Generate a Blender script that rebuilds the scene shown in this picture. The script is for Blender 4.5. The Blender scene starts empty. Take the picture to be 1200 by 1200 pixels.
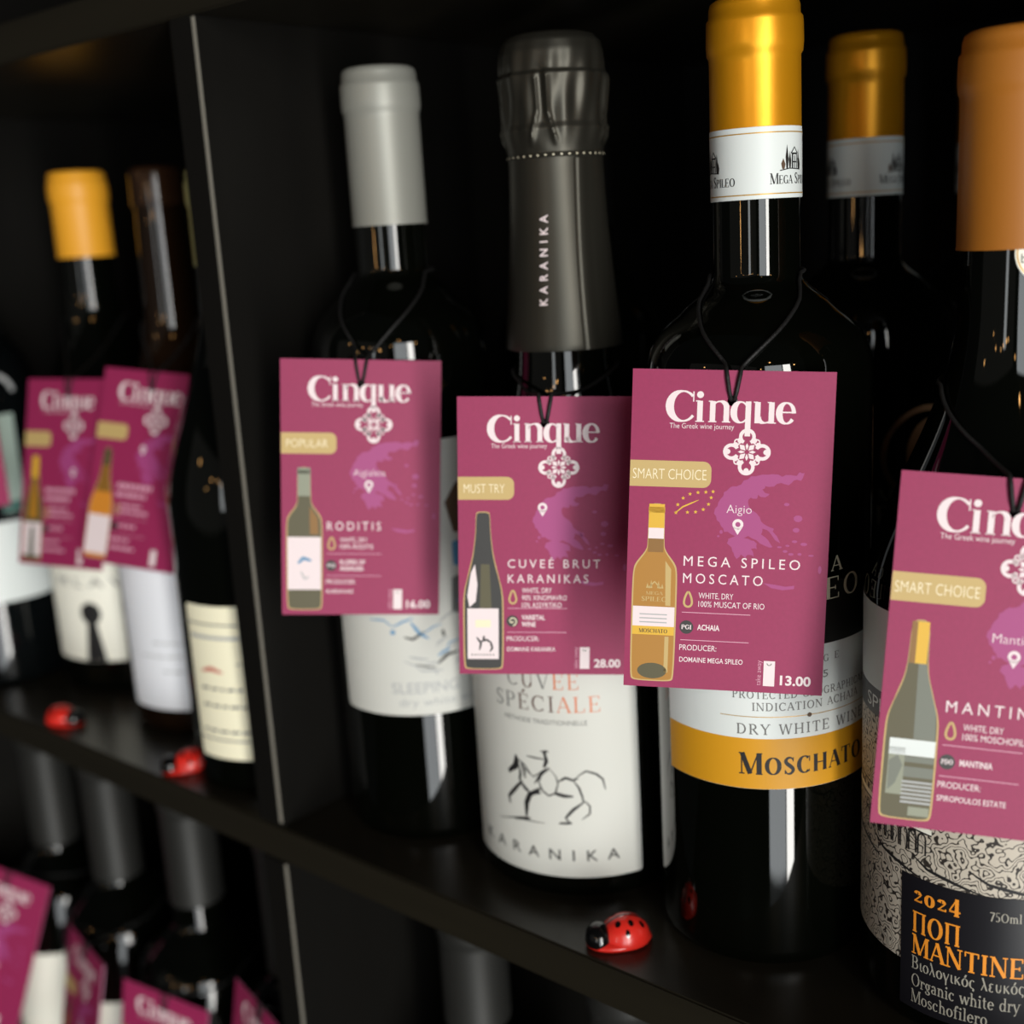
import bpy, bmesh, math, random
from mathutils import Matrix, Vector
random.seed(4)
SC = bpy.context.scene
COL = SC.collection
PI = math.pi

# ------------------------------------------------------------------ camera
EYE = 0.24                                   # the shelf top is z = 0
cam_d = bpy.data.cameras.new('camera')
cam = bpy.data.objects.new('camera', cam_d)
COL.objects.link(cam)
cx = Vector((0.763681, 0.643058, -0.057165))
cy = Vector((-0.104119, 0.210068, 0.972127))
cz = Vector((0.637142, -0.736443, 0.227379))
cam.matrix_world = Matrix(((cx.x, cy.x, cz.x, 0), (cx.y, cy.y, cz.y, 0), (cx.z, cy.z, cz.z, EYE), (0, 0, 0, 1)))
cam_d.sensor_fit = 'HORIZONTAL'
cam_d.sensor_width = 36.0
cam_d.lens = 36.0 * 1420 / 1200
cam_d.clip_start = 0.01
cam_d.dof.use_dof = True
cam_d.dof.focus_distance = 0.362
cam_d.dof.aperture_fstop = 6.4
SC.camera = cam

# ------------------------------------------------------------------ light
w = bpy.data.worlds.new('room_ambient')
SC.world = w
w.use_nodes = True
w.node_tree.nodes['Background'].inputs[0].default_value = (0.9, 0.95, 1.0, 1)
w.node_tree.nodes['Background'].inputs[1].default_value = 0.012
SC.view_settings.view_transform = 'Standard'
SC.view_settings.look = 'None'
SC.view_settings.exposure = 0.13
SC.view_settings.gamma = 1.0
SC.view_settings.use_curve_mapping = False


def window_light(name, az0, az1, z0, z1, dist, radiance, colour):
    """daylight through a tall window across the room, also the added room fill, seen from the shelf between two bearings"""
    c = Vector((-0.2, 0.35, 0))
    a = math.radians((az0 + az1) / 2)
    p = c + Vector((math.sin(a), -math.cos(a), 0)) * dist
    p.z = (z0 + z1) / 2
    L = bpy.data.lights.new(name, 'AREA')
    L.shape = 'RECTANGLE'
    L.size = 2 * dist * math.tan(math.radians(az1 - az0) / 2)
    L.size_y = z1 - z0
    L.energy = radiance * L.size * L.size_y * PI
    L.color = colour
    o = bpy.data.objects.new(name, L)
    COL.objects.link(o)
    d = Vector((c.x, c.y, p.z)) - p
    o.location = p
    o.rotation_euler = d.to_track_quat('-Z', 'Y').to_euler()
    return o


window_light('window_light', 36, 53, -1.36, 1.1, 2.45, 4.2, (0.93, 0.98, 1.0))
window_light('door_light', 54, 61.5, -1.36, 1.1, 2.45, 19.5, (1.0, 0.98, 0.93))
window_light('far_window_light', 8, 13, -0.3, 1.0, 3.4, 4.0, (0.95, 1.0, 1.0))
window_light('room_fill', -45, 28, -0.4, 1.3, 2.6, 0.07, (1.0, 0.95, 0.88))  # added broad dim fill behind the camera
for i, (x, y, z) in enumerate([(0.2, -2.2, 0.75), (0.7, -2.4, 0.7), (-0.5, -2.3, 0.8), (1.2, -1.9, 0.95), (-1.3, -1.8, 0.9),
                               (0.9, -0.9, 1.0), (1.7, -0.5, 0.9), (0.3, -1.5, 0.55), (-0.9, -2.7, 0.6), (0.0, -2.8, 0.95)]):
    L = bpy.data.lights.new('bulb_light', 'POINT')
    L.energy = 1.1
    L.color = (1.0, 0.52, 0.17)
    L.shadow_soft_size = 0.028
    o = bpy.data.objects.new('bulb_light', L)
    o.location = (x, y, z)
    COL.objects.link(o)


# ------------------------------------------------------------------ materials
def lin(c):
    def f(v):
        v /= 255.0
        return v / 12.92 if v <= 0.04045 else ((v + 0.055) / 1.055) ** 2.4
    return (f(c[0]), f(c[1]), f(c[2]), 1)


def mat(name, rgb, rough=0.5, metal=0.0, spec=0.5, coat=0.0, bump=None, mottle=None):
    m = bpy.data.materials.new(name)
    m.use_nodes = True
    nt = m.node_tree
    b = nt.nodes['Principled BSDF']
    b.inputs['Base Color'].default_value = lin(rgb)
    b.inputs['Roughness'].default_value = rough
    b.inputs['Metallic'].default_value = metal
    b.inputs['Specular IOR Level'].default_value = spec
    b.inputs['Coat Weight'].default_value = coat
    b.inputs['Coat Roughness'].default_value = 0.05
    if mottle or bump:
        tc = nt.nodes.new('ShaderNodeTexCoord')
        mp = nt.nodes.new('ShaderNodeMapping')
        nz = nt.nodes.new('ShaderNodeTexNoise')
        nt.links.new(tc.outputs['Object'], mp.inputs[0])
        nt.links.new(mp.outputs[0], nz.inputs[0])
        sc, amt, stretch = (mottle or bump)[:3]
        mp.inputs['Scale'].default_value = stretch
        nz.inputs['Scale'].default_value = sc
        nz.inputs['Detail'].default_value = 4
        if mottle:
            mx = nt.nodes.new('ShaderNodeMix')
            mx.data_type = 'RGBA'
            mx.inputs['A'].default_value = lin([v * (1 - amt) for v in rgb])
            mx.inputs['B'].default_value = lin([min(255, v * (1 + amt)) for v in rgb])
            nt.links.new(nz.outputs['Fac'], mx.inputs['Factor'])
            nt.links.new(mx.outputs['Result'], b.inputs['Base Color'])
        if bump:
            bp = nt.nodes.new('ShaderNodeBump')
            bp.inputs['Strength'].default_value = amt
            bp.inputs['Distance'].default_value = 0.0004
            nt.links.new(nz.outputs['Fac'], bp.inputs['Height'])
            nt.links.new(bp.outputs[0], b.inputs['Normal'])
    return m


M = {}
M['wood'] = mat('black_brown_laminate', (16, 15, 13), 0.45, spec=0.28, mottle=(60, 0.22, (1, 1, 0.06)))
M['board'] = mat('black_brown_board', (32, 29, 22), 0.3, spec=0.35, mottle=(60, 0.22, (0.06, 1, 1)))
M['panel'] = mat('black_panel', (10, 10, 10), 0.7, spec=0.2)
M['edge'] = mat('pale_edge', (128, 124, 114), 0.6)  # thin pale grey strip on the upright's front edge
M['glass'] = mat('dark_bottle_glass', (4, 5, 3), 0.035, spec=0.55)
M['amber_glass'] = mat('brown_bottle_glass', (24, 13, 5), 0.05, spec=0.55)
M['flint'] = mat('smoky_bottle_glass', (9, 12, 13), 0.05, spec=0.6)
M['gold_cap'] = mat('yellow_gold_foil', (232, 158, 22), 0.36, metal=0.55, bump=(220, 0.12, (1, 1, 1)))
M['grey_cap'] = mat('grey_capsule', (150, 150, 142), 0.45, metal=0.25)
M['black_foil'] = mat('black_foil', (62, 60, 53), 0.4, metal=0.7)
M['orange_cap'] = mat('orange_capsule', (164, 101, 30), 0.5, spec=0.35)
M['yellow_cap'] = mat('yellow_capsule', (238, 166, 42), 0.45)
M['brown_cap'] = mat('dark_brown_capsule', (40, 24, 13), 0.12, metal=0.0)
M['lime_cap'] = mat('pale_green_capsule', (150, 146, 96), 0.5)
M['slate_cap'] = mat('slate_capsule', (42, 42, 40), 0.5, metal=0.35)
M['black_cap'] = mat('black_capsule', (12, 12, 12), 0.3)
M['paper'] = mat('white_label_paper', (211, 211, 204), 0.55, spec=0.3)
M['cool_paper'] = mat('cool_label_paper', (226, 232, 230), 0.45, spec=0.4)
M['cream'] = mat('cream_label_paper', (252, 246, 216), 0.6, spec=0.3)
M['offwhite'] = mat('offwhite_label_paper', (248, 246, 232), 0.6, spec=0.3)
M['lilac'] = mat('lilac_white_label_paper', (238, 240, 246), 0.6, spec=0.3)
M['sage_reflection'] = mat('pale_sage_reflection', (176, 194, 184), 0.5)  # colour of the window reflection painted on the far-left bottle
M['teal_reflection'] = mat('teal_reflection', (66, 112, 104), 0.5)  # colour of the lower end of that painted reflection
M['gold_band'] = mat('golden_label_band', (214, 152, 28), 0.5, spec=0.4)
M['goldline'] = mat('gold_rule', (196, 150, 60), 0.4, metal=0.3)
M['gold_print'] = mat('gold_print', (206, 198, 172), 0.45)
M['silver_print'] = mat('silver_print', (158, 154, 142), 0.5)
M['dim_gold'] = mat('bronze_print', (176, 136, 100), 0.5)
M['ink'] = mat('black_ink', (26, 25, 26), 0.6)
M['grey_ink'] = mat('grey_ink', (112, 112, 110), 0.6)
M['pale_ink'] = mat('pale_grey_ink', (176, 178, 178), 0.6)
M['blue_ink'] = mat('blue_ink', (92, 146, 186), 0.6)
M['copper_ink'] = mat('copper_ink', (214, 128, 92), 0.5)
M['rust_ink'] = mat('rust_ink', (92, 62, 52), 0.5)
M['red_ink'] = mat('red_ink', (206, 110, 96), 0.6)
M['brown_ink'] = mat('brown_ink', (92, 70, 52), 0.6)
M['orange_ink'] = mat('orange_print', (240, 150, 44), 0.5)
M['plate'] = mat('black_label_plate', (22, 21, 26), 0.4, spec=0.4)
M['slate_paper'] = mat('slate_label_band', (62, 62, 64), 0.5)
M['tag'] = mat('magenta_card', (152, 40, 86), 0.5, spec=0.35, mottle=(900, 0.05, (1, 1, 1)))
M['tag_edge'] = mat('card_edge', (206, 150, 176), 0.7)
M['mauve'] = mat('mauve_print', (168, 70, 128), 0.5, spec=0.35)
M['white_print'] = mat('white_print', (240, 224, 226), 0.5, spec=0.35)
M['pink_print'] = mat('pale_pink_print', (226, 168, 190), 0.5)
M['badge'] = mat('sand_gold_print', (200, 172, 112), 0.5, spec=0.35)
M['badge_text'] = mat('cream_print', (246, 234, 200), 0.5)
M['yellow_print'] = mat('yellow_print', (226, 178, 44), 0.5)
M['dark_print'] = mat('dark_print', (38, 36, 34), 0.5)
M['olive_print'] = mat('olive_print', (84, 78, 48), 0.5)
M['amber_print'] = mat('amber_print', (176, 122, 34), 0.5)
M['brass_print'] = mat('brass_print', (140, 98, 36), 0.5)
M['greyglass_print'] = mat('grey_glass_print', (112, 116, 104), 0.5)
M['sage_print'] = mat('sage_print', (142, 146, 126), 0.5)
M['orange_print'] = mat('orange_wine_print', (216, 138, 44), 0.5)
M['cord'] = mat('black_cord', (14, 13, 13), 0.6, bump=(1500, 0.6, (1, 1, 1)))
M['red'] = mat('red_paint', (226, 44, 34), 0.3, coat=0.25)
M['lady_black'] = mat('black_gloss_paint', (10, 10, 10), 0.12, coat=0.5)


def engraving_material():
    m = bpy.data.materials.new('engraved_label_paper')
    m.use_nodes = True
    nt = m.node_tree
    b = nt.nodes['Principled BSDF']
    b.inputs['Roughness'].default_value = 0.55
    tc = nt.nodes.new('ShaderNodeTexCoord')
    nz = nt.nodes.new('ShaderNodeTexNoise')
    nz.inputs['Scale'].default_value = 125
    nz.inputs['Detail'].default_value = 2.5
    mu = nt.nodes.new('ShaderNodeMath')
    mu.operation = 'MULTIPLY'
    mu.inputs[1].default_value = 15
    fr = nt.nodes.new('ShaderNodeMath')
    fr.operation = 'FRACT'
    rp = nt.nodes.new('ShaderNodeValToRGB')
    rp.color_ramp.elements[0].position = 0.24
    rp.color_ramp.elements[0].color = lin((44, 38, 34))
    rp.color_ramp.elements[1].position = 0.33
    rp.color_ramp.elements[1].color = lin((196, 187, 172))
    nt.links.new(tc.outputs['Object'], nz.inputs[0])
    nt.links.new(nz.outputs['Fac'], mu.inputs[0])
    nt.links.new(mu.outputs[0], fr.inputs[0])
    nt.links.new(fr.outputs[0], rp.inputs[0])
    nt.links.new(rp.outputs[0], b.inputs['Base Color'])
    return m


M['engraving'] = engraving_material()


# ------------------------------------------------------------------ object helpers
def link(name, me, mats, parent=None, smooth=None):
    for m in mats:
        me.materials.append(M[m])
    if smooth is not None:
        me.polygons.foreach_set('use_smooth', [True] * len(me.polygons))
        me.set_sharp_from_angle(angle=math.radians(smooth))
    o = bpy.data.objects.new(name, me)
    COL.objects.link(o)
    if parent:
        o.parent = parent
    return o


def thing(name, label, cat, loc=(0, 0, 0), group=None, rz=0):
    o = bpy.data.objects.new(name, None)
    o.empty_display_size = 0.02
    COL.objects.link(o)
    o.location = loc
    o.rotation_euler = (0, 0, rz)
    o['label'] = label
    o['category'] = cat
    if group:
        o['group'] = group
    return o


def mesh_from_bm(name, bm):
    bmesh.ops.recalc_face_normals(bm, faces=bm.faces)
    me = bpy.data.meshes.new(name)
    bm.to_mesh(me)
    bm.free()
    return me


def box(name, mn, mx, m, parent=None, bevel=0.0):
    bm = bmesh.new()
    bmesh.ops.create_cube(bm, size=1)
    for v in bm.verts:
        v.co = Vector([(mn[i] + mx[i]) / 2 + v.co[i] * (mx[i] - mn[i]) for i in range(3)])
    if bevel:
        bmesh.ops.bevel(bm, geom=bm.edges[:], offset=bevel, segments=2, affect='EDGES')
    return link(name, mesh_from_bm(name, bm), [m], parent, 40)


def lathe(name, prof, m, parent=None, seg=72, closed=True, wobble=None):
    """prof: list of (radius mm, z mm), from the bottom up"""
    bm = bmesh.new()
    rings = []
    for (r, z) in prof:
        ring = []
        for k in range(seg):
            a = 2 * PI * k / seg
            rr = r + (wobble(a, z) if wobble else 0)
            ring.append(bm.verts.new((rr * math.sin(a) / 1000, -rr * math.cos(a) / 1000, z / 1000)))
        rings.append(ring)
    for a, b in zip(rings, rings[1:]):
        for k in range(seg):
            bm.faces.new((a[k], a[(k + 1) % seg], b[(k + 1) % seg], b[k]))
    if closed:
        bm.faces.new(rings[0][::-1])
        bm.faces.new(rings[-1])
    return link(name, mesh_from_bm(name, bm), [m], parent, 50)


def smoothstep_prof(r0, z0, r1, z1, n=12, p=1.0):
    out = []
    for i in range(1, n):
        t = i / n
        s = t ** p
        s = s * s * (3 - 2 * s)
        out.append((r0 + (r1 - r0) * s, z0 + (z1 - z0) * t))
    return out


def tube(name, pts, r, m, parent=None, seg=8):
    bm = bmesh.new()
    pts = [Vector(p) for p in pts]
    n = len(pts)
    up = None
    rings = []
    for i, p in enumerate(pts):
        t = (pts[min(i + 1, n - 1)] - pts[max(i - 1, 0)]).normalized()
        if up is None:
            up = t.orthogonal().normalized()
        up = (up - t * up.dot(t)).normalized()
        s = t.cross(up)
        rings.append([bm.verts.new(p + (up * math.cos(2 * PI * k / seg) + s * math.sin(2 * PI * k / seg)) * r) for k in range(seg)])
    for a, b in zip(rings, rings[1:]):
        for k in range(seg):
            bm.faces.new((a[k], a[(k + 1) % seg], b[(k + 1) % seg], b[k]))
    bm.faces.new(rings[0][::-1])
    bm.faces.new(rings[-1])
    return link(name, mesh_from_bm(name, bm), [m], parent, 60)


# ------------------------------------------------------------------ flat print: strokes, shapes and lettering in mm
# serif letters: v stem, h hairline, d diagonal, a arc (cx, cy, rx, ry, from, to), o dot, s smooth stroke; T thick, n thin
GL = {
 'A': (.74, 'd.05,0,.36,1,n d.36,1,.69,0,T h.16,.54,.34 h-.02,.16,.02 h.54,.82,.02'),
 'C': (.80, 'a.42,.5,.37,.48,48,312 v.70,.66,.97,n v.68,.06,.2,n'),
 'D': (.84, 'v.15,0,1 h.02,.36,.98 h.02,.36,.02 a.34,.5,.42,.48,-90,90'),
 'E': (.70, 'v.15,0,1 h.02,.62,.98 h.02,.64,.02 h.15,.48,.5 v.61,.78,.99,n v.63,.01,.24,n v.48,.4,.6,n'),
 'G': (.86, 'a.42,.5,.37,.48,48,318 v.70,.66,.97,n v.70,.03,.42,T h.56,.84,.42'),
 'H': (.86, 'v.15,0,1 v.70,0,1 h.15,.7,.5 h.02,.28,.02 h.02,.28,.98 h.57,.83,.02 h.57,.83,.98'),
 'I': (.36, 'v.18,0,1 h.03,.33,.02 h.03,.33,.98'),
 'L': (.66, 'v.15,0,1 h.02,.3,.98 h.02,.62,.02 v.61,.01,.26,n'),
 'M': (1.0, 'v.12,0,1,n d.14,1,.48,.02,T d.48,.02,.82,1,n v.86,0,1 h.0,.24,.02 h.72,1.0,.02 h.0,.2,.98 h.78,1.0,.98'),
 'N': (.88, 'v.13,0,1,n d.14,1,.73,0,T v.74,0,1,n h.0,.26,.02 h.6,.86,.98 h.0,.2,.98'),
 'O': (.90, 'a.45,.5,.38,.48,0,360'),
 'P': (.70, 'v.15,0,1 h.02,.34,.98 h.15,.34,.48 a.34,.73,.28,.25,-90,90 h.02,.3,.02'),
 'R': (.80, 'v.15,0,1 h.02,.34,.98 h.15,.36,.5 a.34,.74,.27,.24,-90,90 h.02,.3,.02 d.36,.5,.7,0,T h.62,.8,.02'),
 'S': (.60, 's.5,.8,.4,.95,.22,.95,.1,.78,.2,.6,.4,.42,.5,.24,.38,.05,.18,.04,.07,.22 v.5,.74,.97,n v.07,.03,.26,n'),
 'T': (.74, 'v.37,0,1 h.04,.7,.98 v.05,.76,.99,n v.69,.76,.99,n h.22,.52,.02'),
 'U': (.86, 'v.16,.3,1 a.42,.3,.27,.29,180,360 v.69,.3,1,n h.02,.3,.98 h.58,.82,.98'),
 'V': (.76, 'd.06,1,.38,0,T d.38,0,.70,1,n h-.04,.2,.98 h.58,.8,.98'),
 'W': (1.06, 'd.05,1,.30,0,T d.30,0,.53,1,n d.53,1,.78,0,T d.78,0,1.0,1,n h-.04,.2,.98 h.9,1.1,.98'),
 'Π': (.86, 'v.16,0,1 v.70,0,1 h.02,.84,.98 h.03,.29,.02 h.57,.83,.02'),
 'Β': (.74, 'v.15,0,1 h.02,.34,.98 h.15,.36,.52 a.34,.75,.24,.23,-90,90 a.34,.27,.3,.25,-90,90 h.02,.34,.02'),
 '2': (.56, 'a.27,.46,.19,.18,0,170 d.46,.46,.08,.04,n h.06,.5,.05 h.06,.5,.08 v.5,.03,.18,n'),
 '0': (.62, 'a.31,.31,.25,.31,0,360'),
 '4': (.64, 'd.42,.94,.04,.2,n h.03,.62,.2 h.03,.62,.16 v.42,-.06,.94 h.28,.56,-.05'),
 '7': (.56, 'h.06,.52,.95 h.06,.52,.9 d.5,.95,.2,0,T'),
 '5': (.56, 'h.12,.48,.96 v.13,.52,.98,n a.26,.3,.22,.28,-140,110'),
 'B': (.74, 'v.15,0,1 h.02,.34,.98 h.15,.36,.52 a.34,.75,.24,.23,-90,90 a.34,.27,.3,.25,-90,90 h.02,.34,.02'),
 'a': (.56, 'v.40,.0,.46 a.24,.44,.17,.18,0,160 a.24,.17,.18,.16,60,330 h.4,.52,.03'),
 'c': (.54, 'a.29,.31,.23,.3,45,315 o.42,.5,.06'),
 'd': (.64, 'a.28,.31,.22,.3,30,330 v.48,0,1 h.36,.5,.98 h.48,.62,.02'),
 'e': (.56, 'a.29,.31,.23,.3,0,320 h.08,.52,.34'),
 'f': (.42, 'v.18,0,.8 a.33,.8,.15,.19,60,180 h.02,.36,.61 h.06,.32,.02 o.4,.9,.06'),
 'g': (.58, 'a.26,.38,.18,.22,0,360 a.26,-.08,.2,.15,-200,120 h.36,.56,.58 d.2,.16,.24,.02,n'),
 'h': (.66, 'v.16,0,1 a.32,.4,.18,.22,10,150 v.5,0,.42 h.03,.28,.02 h.38,.62,.02 h.03,.16,.98'),
 'i': (.34, 'v.17,0,.62 h.03,.31,.02 h.03,.17,.6 o.17,.86,.09'),
 'l': (.34, 'v.17,0,1 h.03,.31,.02 h.03,.17,.98'),
 'm': (.98, 'v.16,0,.62 a.32,.4,.17,.22,10,150 v.49,0,.42 a.65,.4,.17,.22,10,150 v.82,0,.42 h.03,.28,.02 h.37,.6,.02 h.7,.94,.02 h.03,.16,.6'),
 'n': (.66, 'v.16,0,.62 a.32,.4,.18,.22,10,150 v.5,0,.42 h.03,.28,.02 h.38,.62,.02 h.03,.16,.6'),
 'o': (.60, 'a.30,.31,.24,.3,0,360'),
 'q': (.64, 'a.27,.31,.22,.3,30,330 v.48,-.62,.6'),
 'r': (.48, 'v.16,0,.62 a.33,.38,.18,.22,50,160 o.42,.52,.07 h.03,.3,.02 h.03,.16,.6'),
 's': (.46, 's.38,.48,.3,.59,.16,.58,.1,.46,.2,.34,.34,.24,.38,.12,.26,.02,.12,.04,.07,.16'),
 't': (.42, 'v.18,.1,.84 a.3,.12,.12,.11,180,300 h.02,.36,.6'),
 'u': (.66, 'v.15,.2,.62 a.3,.22,.16,.22,190,340 v.48,0,.62 h.02,.15,.6 h.36,.48,.6 h.48,.6,.02'),
 'w': (.86, 'd.06,.62,.26,0,T d.26,0,.43,.6,n d.43,.62,.62,0,T d.62,0,.8,.62,n h-.02,.18,.6 h.7,.9,.6'),
 'y': (.60, 'd.06,.62,.3,0,T d.54,.62,.18,-.3,n o.14,-.26,.06 h-.02,.18,.6 h.44,.64,.6'),
 'Y': (.74, 'd.05,1,.37,.45,T d.69,1,.37,.45,n v.37,0,.46 h.22,.52,.02 h-.04,.2,.98 h.56,.8,.98'),
 'K': (.80, 'v.15,0,1 d.66,1,.2,.42,n d.3,.55,.7,0,T h.02,.3,.02 h.02,.3,.98 h.5,.8,.98 h.58,.82,.02'),
 'ο': (.60, 'a.30,.31,.24,.3,0,360'),
 'λ': (.60, 'd.14,.98,.5,0,T d.3,.55,.06,0,n'),
 'γ': (.58, 'd.06,.6,.28,.05,T d.52,.62,.28,-.05,n v.28,-.3,.02'),
 'ι': (.32, 'v.15,.1,.62 a.24,.12,.1,.11,180,320'),
 'κ': (.62, 'v.15,0,.62 d.5,.62,.18,.3,n d.24,.36,.54,0,T'),
 'ς': (.52, 'a.29,.31,.22,.3,45,270 a.28,-.1,.14,.12,-60,90'),
 'ε': (.50, 'a.26,.46,.16,.16,40,270 a.26,.16,.18,.16,90,320'),
 'υ': (.60, 'v.14,.25,.62 a.3,.25,.18,.24,180,360 v.48,.25,.62,n'),
}
GL['ό'] = (GL['o'][0], GL['o'][1] + ' d.28,.7,.4,.92,T')
GL['É'] = (GL['E'][0], GL['E'][1] + ' d.3,1.1,.46,1.3,T')


def glyph_parse(s):
    out = []
    for tok in s.split():
        a = tok[1:].split(',')
        w = None
        if a[-1] in 'nT' and a[-1] != '':
            w = a.pop()
        out.append((tok[0], [float(q) for q in a], w))
    return out


GLP = {k: (v[0], glyph_parse(v[1])) for k, v in GL.items()}
FONT_CACHE = {}


def font_mesh(body, bold, spacing):
    k = (body, bold, spacing)
    if k not in FONT_CACHE:
        c = bpy.data.curves.new('lettering', 'FONT')
        c.body = body
        c.resolution_u = 3
        c.offset = bold
        c.space_character = spacing
        o = bpy.data.objects.new('lettering', c)
        COL.objects.link(o)
        me = bpy.data.meshes.new_from_object(o.evaluated_get(bpy.context.evaluated_depsgraph_get()))
        FONT_CACHE[k] = ([(v.co.x, v.co.y) for v in me.vertices], [tuple(p.vertices) for p in me.polygons])
        bpy.data.objects.remove(o)
        bpy.data.curves.remove(c)
        bpy.data.meshes.remove(me)
    return FONT_CACHE[k]


class Flat:
    """shapes in the plane of a print (mm); down=True when y runs down the sheet"""
    def __init__(self, down=False):
        self.v, self.f, self.mi, self.mats, self.down = [], [], [], [], down

    def add(self, pts, faces, m, lift):
        if m not in self.mats:
            self.mats.append(m)
        i = self.mats.index(m)
        n = len(self.v)
        self.v += [(p[0], p[1], lift) for p in pts]
        self.f += [tuple(q + n for q in f) for f in faces]
        self.mi += [i] * len(faces)

    def poly(self, pts, m, lift=0.05):
        self.add(pts, [tuple(range(len(pts)))], m, lift)

    def rect(self, x0, y0, x1, y1, m, lift=0.05):
        self.poly([(x0, y0), (x1, y0), (x1, y1), (x0, y1)], m, lift)

    def disc(self, x, y, rx, ry, m, lift=0.05, n=24):
        self.poly([(x + rx * math.cos(2 * PI * k / n), y + ry * math.sin(2 * PI * k / n)) for k in range(n)], m, lift)

    def ring(self, x, y, r0, r1, m, lift=0.05, a0=0, a1=360, n=32):
        p, f = [], []
        for k in range(n + 1):
            a = math.radians(a0 + (a1 - a0) * k / n)
            p += [(x + r0 * math.cos(a), y + r0 * math.sin(a)), (x + r1 * math.cos(a), y + r1 * math.sin(a))]
        for k in range(n):
            f.append((2 * k, 2 * k + 1, 2 * k + 3, 2 * k + 2))
        self.add(p, f, m, lift)

    def ribbon(self, pts, ws, m, lift=0.05):
        n = len(pts)
        if not hasattr(ws, '__len__'):
            ws = [ws] * n
        p, f = [], []
        for i in range(n):
            a, b = pts[max(i - 1, 0)], pts[min(i + 1, n - 1)]
            dx, dy = b[0] - a[0], b[1] - a[1]
            l = math.hypot(dx, dy) or 1
            nx, ny = -dy / l * ws[i] / 2, dx / l * ws[i] / 2
            p += [(pts[i][0] + nx, pts[i][1] + ny), (pts[i][0] - nx, pts[i][1] - ny)]
        for i in range(n - 1):
            f.append((2 * i, 2 * i + 1, 2 * i + 3, 2 * i + 2))
        self.add(p, f, m, lift)

    def sketch(self, pts, w, m, lift=0.05):
        """a pen stroke: swells in the middle"""
        q = []
        for a, b in zip(pts, pts[1:]):
            k = max(1, int(math.hypot(b[0] - a[0], b[1] - a[1]) / 0.8))
            q += [(a[0] + (b[0] - a[0]) * j / k, a[1] + (b[1] - a[1]) * j / k) for j in range(k)]
        q.append(pts[-1])
        n = len(q)
        self.ribbon(q, [w * (0.35 + 0.8 * math.sin(PI * (i + .5) / n)) for i in range(n)], m, lift)

    def sans(self, body, x, y, cap, m, width=None, bold=0.0, spacing=1.0, lift=0.06, align='l', rot=0):
        vs, fs = font_mesh(body, bold, spacing)
        x0, x1 = min(v[0] for v in vs), max(v[0] for v in vs)
        s = cap / 0.69
        sx = s if width is None else width / (x1 - x0)
        off = {'l': x0, 'c': (x0 + x1) / 2, 'r': x1}[align]
        sg = -1 if self.down else 1
        c, sn = math.cos(rot), math.sin(rot)
        pts = []
        for a, b in vs:
            px, py = (a - off) * sx, b * s
            px, py = px * c - py * sn, px * sn + py * c
            pts.append((x + px, y + sg * py))
        self.add(pts, fs, m, lift)

    def serif(self, body, x, y, cap, m, width=None, thick=.15, thin=.05, track=0.04, lift=0.06, align='l', scales=None):
        chars = list(body)
        sc = scales or [1.0] * len(chars)
        adv = [(GLP[c][0] if c in GLP else .4) * sc[i] + track for i, c in enumerate(chars)]
        tot = sum(adv) - track
        sx = cap if width is None else width / tot
        pen = {'l': 0, 'c': -tot / 2, 'r': -tot}[align] * sx
        sg = -1 if self.down else 1
        mm = m if isinstance(m, (list, tuple)) else [m] * len(chars)
        for i, ch in enumerate(chars):
            if ch in GLP:
                kx, ky = sx * sc[i], cap * sc[i]

                def P(q, pen=pen, kx=kx, ky=ky):
                    return (x + pen + q[0] * kx, y + sg * q[1] * ky)
                u = (kx + ky) / 2
                for k, a, wt in GLP[ch][1]:
                    if k == 'v':
                        ww = (thin if wt == 'n' else thick) * kx
                        self.ribbon([P((a[0], a[1])), P((a[0], a[2]))], ww, mm[i], lift)
                    elif k == 'h':
                        self.ribbon([P((a[0], a[2])), P((a[1], a[2]))], thin * ky, mm[i], lift)
                    elif k == 'd':
                        self.ribbon([P(a[0:2]), P(a[2:4])], (thin if wt == 'n' else thick) * u, mm[i], lift)
                    elif k == 'o':
                        self.disc(*P(a[0:2]), a[2] * kx, a[2] * ky, mm[i], lift, 12)
                    elif k == 'a':
                        n = max(6, int(abs(a[5] - a[4]) / 15))
                        pts, ws = [], []
                        for j in range(n + 1):
                            t = math.radians(a[4] + (a[5] - a[4]) * j / n)
                            pts.append(P((a[0] + (a[2] - thick * .25) * math.cos(t), a[1] + a[3] * math.sin(t))))
                            ws.append((thin + (thick * 1.08 - thin) * abs(math.cos(t)) ** 1.2) * u)
                        self.ribbon(pts, ws, mm[i], lift)
                    elif k == 's':
                        q = [(a[j], a[j + 1]) for j in range(0, len(a), 2)]
                        fine = []
                        for j in range(len(q) - 1):
                            p0, p1, p2, p3 = q[max(j - 1, 0)], q[j], q[j + 1], q[min(j + 2, len(q) - 1)]
                            for tt in (0, .33, .67):
                                fine.append(tuple(.5 * ((2 * p1[d]) + (-p0[d] + p2[d]) * tt + (2 * p0[d] - 5 * p1[d] + 4 * p2[d] - p3[d]) * tt * tt + (-p0[d] + 3 * p1[d] - 3 * p2[d] + p3[d]) * tt ** 3) for d in (0, 1)))
                        fine.append(q[-1])
                        n = len(fine)
                        self.ribbon([P(g) for g in fine], [(thin + (thick - thin) * math.sin(PI * j / (n - 1)) ** 1.5) * u for j in range(n)], mm[i], lift)
            pen += adv[i] * sx

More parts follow.
